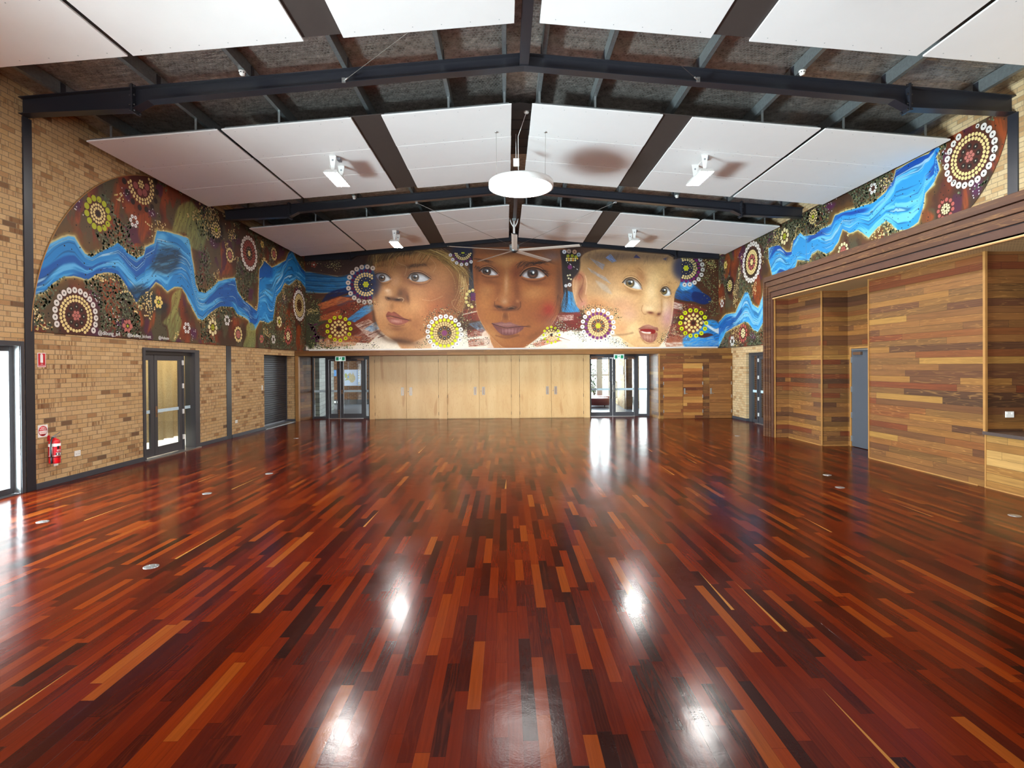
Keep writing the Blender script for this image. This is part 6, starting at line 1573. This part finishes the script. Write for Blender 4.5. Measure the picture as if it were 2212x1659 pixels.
R_LO1 = [(22.16, 2.46), (21.54, 2.8), (20.83, 3.35), (19.9, 3.5), (19.29, 3.61), (18.94, 3.56), (18.5, 3.25), (18.18, 3.17), (17.87, 3.44), (17.47, 3.58)]
R_UP2 = [(17.43, 5.51), (17.45, 5.88), (16.98, 5.86), (16.71, 5.8), (16.36, 5.52), (16.03, 5.45), (15.93, 5.77), (15.55, 5.9), (15.32, 5.76), (14.81, 5.68), (14.47, 5.75), (14.08, 5.76), (13.89, 5.95), (13.53, 5.94), (12.97, 5.89), (12.46, 5.84), (12.07, 5.95), (12.06, 5.95), (11.79, 6.16), (11.72, 6.34), (11.43, 6.34), (11.13, 6.37), (10.81, 6.33), (10.66, 6.41)]
R_LO2 = [(17.17, 4.89), (16.37, 4.8), (15.83, 4.97), (15.71, 5.15), (15.1, 5.0), (14.96, 5.17), (14.68, 5.21), (14.28, 5.03), (14.02, 5.06), (13.78, 5.23), (13.59, 5.51), (13.31, 5.34), (12.98, 5.35), (12.61, 5.06), (12.36, 5.2), (12.03, 5.31), (11.85, 5.17), (11.67, 4.99), (11.37, 4.95), (11.09, 5.03), (10.97, 5.24), (10.9, 5.56), (10.67, 5.67), (10.69, 5.67), (10.54, 5.91), (10.62, 6.2), (10.51, 6.34)]
R_FL = [('A', 9.85, 5.91, 0.516), ('D', 12.45, 6.18, 0.101), ('U', 10.39, 5.09, 0.176), ('E', 14.9, 6.2, 0.179), ('L', 16.43, 6.02, 0.197), ('U2', 13.57, 4.96, 0.17), ('V', 18.64, 5.65, 0.639), ('E', 20.47, 5.1, 0.19), ('D', 21.21, 4.5, 0.116), ('I', 20.86, 5.97, 0.114), ('U', 19.34, 3.2, 0.285), ('D', 20.27, 2.95, 0.144), ('L', 17.57, 2.82, 0.202)]
R_OR = [[(9.46, 6.41), (9.05, 6.2), (9.14, 5.77), (9.32, 5.46), (9.41, 5.58), (9.23, 5.89)], [(9.99, 5.33), (9.89, 5.35), (9.86, 5.02), (9.99, 4.95)], [(10.97, 5.24), (10.67, 5.06), (10.75, 4.94), (10.97, 5.0)], [(18.6, 4.62), (18.16, 5.16), (17.96, 4.54), (18.12, 4.06)], [(19.62, 6.8), (20.13, 6.27), (19.88, 6.0), (19.38, 6.43)], [(20.79, 6.41), (21.08, 5.55), (20.66, 5.48), (20.39, 6.1)]]
R_PU = [[(9.77, 5.37), (9.62, 5.34), (9.68, 5.12), (9.8, 5.19)], [(10.43, 6.24), (10.31, 6.1), (10.37, 5.96), (10.47, 6.1)], [(9.75, 5.38), (9.6, 5.39), (9.63, 5.2), (9.75, 5.22)], [(12.07, 6.28), (11.89, 6.15), (11.98, 6.02), (12.14, 6.11)], [(14.4, 6.36), (13.89, 6.28), (14.02, 6.16), (14.34, 6.22)], [(19.63, 6.16), (19.27, 5.98), (19.33, 5.78), (19.63, 5.95)], [(21.36, 6.29), (21.07, 6.12), (21.22, 5.98), (21.51, 6.09)], [(18.72, 3.21), (18.39, 3.04), (18.5, 2.89), (18.78, 2.96)]]
def side_grid(yn, yf, nx, ny, zlo, zhi):
    s = np.linspace(1 / yn, 1 / yf, nx); Yc = 1 / s
    lo = zlo(Yc); hi = zhi(Yc)
    t = np.linspace(0, 1, ny)
    return np.repeat(Yc, ny), (lo[:, None] + (hi - lo)[:, None] * t[None]).ravel()
def flower(P, kind, y, z, r):
    """one painted dot flower; r = radius of its outer ring of dots"""
    F = P.ring; D = P.disc
    def bed(k, c): P.blob(y, z, r * k, r * k, c, .9, 0, 8)
    if kind == 'A':
        bed(1.0, '#4a1e14'); F(y, z, r, 23, r * .125, WHT, '#1a1512', mid='#d3cbc4'); F(y, z, r * .75, 32, r * .066, CRM); F(y, z, r * .60, 26, r * .066, CRM, ph=.5)
        F(y, z, r * .36, 8, r * .105, DRK, '#b9b5a0'); F(y, z, r * .145, 6, r * .068, PNK); D(y, z, r * .068, PNK)
    elif kind == 'B':
        bed(.9, '#4a2616'); F(y, z, r, 13, r * .22, OLV); F(y, z, r * .60, 17, r * .10, CRM); F(y, z, r * .36, 11, r * .10, CRM, ph=.5); D(y, z, r * .19, DRK)
    elif kind == 'C':
        bed(.8, '#4a1a16'); F(y, z, r, 15, r * .13, '#2a1916'); F(y, z, r * .76, 26, r * .065, CRM); F(y, z, r * .62, 24, r * .065, CRM, ph=.5); F(y, z, r * .36, 7, r * .15, '#93504c'); F(y, z, r * .13, 6, r * .055, CRM); D(y, z, r * .055, CRM)
    elif kind == 'D':
        F(y, z, r, 6, r * .44, '#e0dcd8', '#22201c'); D(y, z, r * .2, '#22201c')
    elif kind == 'E':
        P.blob(y, z, r * 1.9, r * 1.9, '#2a1a12', .9, 0, 6); F(y, z, r * 1.55, 12, r * .28, '#22150f'); F(y, z, r, 14, r * .17, CRM); F(y, z, r * .58, 9, r * .17, CRM, ph=.5); D(y, z, r * .3, OLV)
    elif kind == 'F':
        bed(.95, '#4a2218'); F(y, z, r, 20, r * .15, WHT, '#1a1512', mid='#d3cbc4')
        for k, n in ((.76, 24), (.64, 21), (.52, 18)): F(y, z, r * k, n, r * .068, '#984a42', ph=k * 3)
        P.blob(y, z, r * .4, r * .4, '#2b1f14', .95, 0, 6); F(y, z, r * .33, 9, r * .03, '#c9c4b4'); F(y, z, r * .13, 6, r * .07, CRM); D(y, z, r * .07, CRM)
    elif kind == 'G':
        P.blob(y, z, r * 1.3, r * 1.3, '#3a2317', .8, 0, 6); F(y, z, r, 12, r * .24, CRM); F(y, z, r * .45, 7, r * .2, CRM if r > .2 else PNK); D(y, z, r * .24, PNK)
    elif kind == 'I':
        F(y, z, r, 6, r * .5, '#dcc06e'); D(y, z, r * .35, OLV)
    elif kind == 'J':
        F(y, z, r, 6, r * .5, '#b4655c'); D(y, z, r * .3, OLV)
    elif kind == 'L':
        P.blob(y, z, r * 1.3, r * 1.3, '#4a2a1a', .8, 0, 6); F(y, z, r, 8, r * .34, '#e3d3a0'); F(y, z, r * .36, 6, r * .17, OLV); D(y, z, r * .17, OLV)
    elif kind == 'O':
        bed(1.0, '#3f2b18'); F(y, z, r, 21, r * .14, WHT, '#1a1512'); F(y, z, r * .76, 26, r * .07, CRM); F(y, z, r * .63, 22, r * .07, CRM, ph=.5); F(y, z, r * .5, 18, r * .06, CRM); P.blob(y, z, r * .4, r * .4, '#4a2410', .95, 0, 6); F(y, z, r * .3, 8, r * .03, '#c9b070')
    elif kind == 'U':
        P.blob(y, z, r * 1.1, r * 1.1, '#4a2015', .85, 0, 6); F(y, z, r, 8 if r > .3 else 11, r * (.32 if r > .3 else .22), '#ad564e'); F(y, z, r * .5, 10, r * .13, '#e3d3a0'); F(y, z, r * .26, 6, r * .13, '#e3d3a0'); D(y, z, r * .12, '#3a2412' if r < .3 else '#e3d3a0')
    elif kind == 'U2':
        F(y, z, r, 10, r * .26, '#e3d3a0'); F(y, z, r * .45, 6, r * .2, '#ad564e'); D(y, z, r * .2, '#ad564e')
    elif kind == 'V':
        bed(.93, '#2c1a12'); F(y, z, r, 21, r * .15, WHT, '#1a1512', mid='#d3cbc4'); F(y, z, r * .62, 26, r * .07, CRM); F(y, z, r * .50, 22, r * .07, CRM, ph=.5); F(y, z, r * .33, 8, r * .115, '#a4554e'); F(y, z, r * .12, 6, r * .065, CRM); D(y, z, r * .065, CRM)

def dress(P, flowers, orange, purple, olive, rivers, seed, yr, zr_, inside):
    """stippling, tongues of ochre and purple patches between the flowers, away from the water"""
    for q in orange:
        P.fill(q, '#8a3d18', .05, .9, grain=(80, .35), gscale=12)
    for q in purple:
        P.fill(q, '#4f1f44', .07, .9)
    for q in olive:
        P.fill(q, '#8d8748', .04, .95, grain=(70, .25), gscale=20, to='#6f7a4c', axis=[q[0], q[len(q) // 2]])
    fc = [(f[1], f[2], f[3] * 1.25) for f in flowers]
    def free(x, y, m=0.0):
        ok = inside(x, y)
        for rv in rivers: ok &= ~inpoly(rv, x, y)
        for (a, b, r) in fc: ok &= (x - a) ** 2 + (y - b) ** 2 > (r + m) ** 2
        return ok
    n1 = lambda x, y: fbm(x * 1.1 + seed, y * 1.0 + seed, 3); n2 = lambda x, y: fbm(x * 1.9 + seed + 31, y * 1.5, 3)
    stipple(P, 30000, lambda x, y: free(x, y) & (n1(x, y) > .50), .021, ['#5b6248', '#4c543e', '#6b7055', '#3d4434', '#59604a', '#6f7a5c'], seed, yr, zr_)
    stipple(P, 14000, lambda x, y: free(x, y) & (n2(x, y) > .64), .018, ['#d9bf80', '#cfae6a', '#e2cd98'], seed + 1, yr, zr_, 1)
    stipple(P, 1500, lambda x, y: inside(x, y) & (np.random.RandomState(3).rand(len(x)) > .35), .013, ['#15120e', '#1d1712'], seed + 2, yr, zr_, 1)
    stipple(P, 500, lambda x, y: free(x, y) & (n1(x, y) > .5), .014, ['#c9b03c', '#e0d9a0', '#d8d4cc'], seed + 3, yr, zr_, 2)
    pp = np.array([p for q in purple for p in q]).reshape(-1, 2)
    rr = np.random.RandomState(seed + 5)
    for q in purple:
        a = np.array(q); c = a.mean(0); e = a.std(0) + .02
        for k in range(9):
            P.discs.append((c[0] + rr.normal(0, e[0]), c[1] + rr.normal(0, e[1]), .013, hexc('#d8d0d4'), 2))
    for f in flowers: flower(P, *f)

# left wall: the sheet starts with a quarter circle at the near end
cyL, czL, rL = 13.03, 2.60, 3.90
def zhiL(y): return np.where(y < cyL, czL + np.sqrt(np.maximum(rL ** 2 - (cyL - np.minimum(y, cyL)) ** 2, 0.0121)), 6.5)
NL = (700, 400)
gy, gz = side_grid(9.14, 21.56, NL[0], NL[1], lambda y: np.full_like(y, 2.707), zhiL)
PL = Paint(gy, gz, '#55271a')
desert(PL, 1.0, 3.0)
rvL = river(PL, L_UP, L_LO, 1.0, 5.0)
insL = lambda x, y: (y > 2.725) & (y < zhiL(x) - .02) & (x > 9.15) & (x < 21.5)
dress(PL, L_FL, L_OR, L_PU, L_OL, [rvL], 40, (9.15, 21.5), (2.72, 6.5), insL)
# dark whorls in the water and teal specks in the olive patches
PL.fill([(12.2, 4.35), (12.6, 4.9), (13.2, 5.0), (13.3, 4.7), (12.9, 4.35)], '#14212c', .12, .75, grain=(20, .4), gscale=14)
PL.fill([(11.1, 3.5), (11.8, 3.9), (12.4, 3.75), (12.8, 3.55), (12.4, 3.35), (11.7, 3.55)], '#10202c', .10, .8, grain=(20, .4), gscale=14)
PL.discs = [d for d in PL.discs if insL(np.array([d[0]]), np.array([d[1] + d[2]]))[0] and insL(np.array([d[0]]), np.array([d[1] - d[2]]))[0]]
# right wall: upper piece over the timber surround, full height beyond it
cyR, czR, rR = 10.98, 6.50, 1.93
def zloR(y):
    arc = czR - np.sqrt(np.maximum(rR ** 2 - (cyR - np.minimum(y, cyR)) ** 2, 0.0))
    return np.where(y < cyR, np.maximum(arc, 4.40), np.where(y < 15.26, 4.40, 2.70))
NR = (640, 360)
gy2, gz2 = side_grid(9.055, 21.56, NR[0], NR[1], zloR, lambda y: np.full_like(y, 6.46))
PR = Paint(gy2, gz2, '#5c2a1a')
desert(PR, 1.0, 23.0)
rv2 = river(PR, R_UP2, R_LO2, 1.0, 9.0, '#0a3f9a', '#2a8fd0', '#6fc0ea')
rv1 = river(PR, R_UP1, R_LO1, 1.0, 2.0, '#0d4fa0', '#3a94cf', '#7cc0e4')
insR = lambda x, y: (y > zloR(x) + .02) & (y < 6.44) & (x > 9.07) & (x < 21.5)
dress(PR, R_FL, R_OR, R_PU, [], [rv1, rv2], 70, (9.07, 21.5), (2.7, 6.45), insR)
PR.discs = [d for d in PR.discs if insR(np.array([d[0]]), np.array([d[1] + d[2]]))[0] and insR(np.array([d[0]]), np.array([d[1] - d[2]]))[0]]
o, _ = mural_object('portrait_mural', PF, far_world, grid_faces(NX, NY), (0, -1, 0), '')
tag(o, 'painted mural of three large child portraits with dot flowers on the far wall', 'mural', kind='thing')
o, _ = mural_object('river_mural', PL, lambda y, z: np.stack([np.full_like(y, XL + 0.018), y, z], axis=1), grid_faces(*NL), (1, 0, 0), '')
tag(o, 'painted blue river and dot flower mural with a rounded near end on the left wall', 'mural', kind='thing')
RZL = (R(90), 0, R(90))
for s_, y_, z_, sz in (('@dibung_art', 10.90, 2.775, .115), ('@bradley_kickett', 11.79, 2.775, .105), ('@Adnate', 12.62, 2.775, .10)):
    tx = text('signature', s_, sz, (XL + 0.023, y_, z_), RZL, M['signwhite'], o)
fr = MB()
ys = [9.128] + [cyL - 3.905 * math.cos(R(a)) for a in range(2, 90, 2)]
pts = [(XL + 0.018, y, czL + math.sqrt(max(3.905 ** 2 - (cyL - y) ** 2, .0121))) for y in ys]
fr.tube([(XL + 0.018, 9.128, 2.705)] + pts[1:], 0.010, 6); fr.build('edge_strip', M['trimwood'], o)
MB().box(XL + 0.004, XL + 0.012, 9.3, 21.56, 2.700, 2.722).build('bottom_edge', M['bark'], o)
o, _ = mural_object('river_mural', PR, lambda y, z: np.stack([np.full_like(y, XR - 0.018), y, z], axis=1), grid_faces(*NR), (-1, 0, 0), '')
tag(o, 'painted blue river and dot flower mural above the timber surround on the right wall', 'mural', kind='thing')
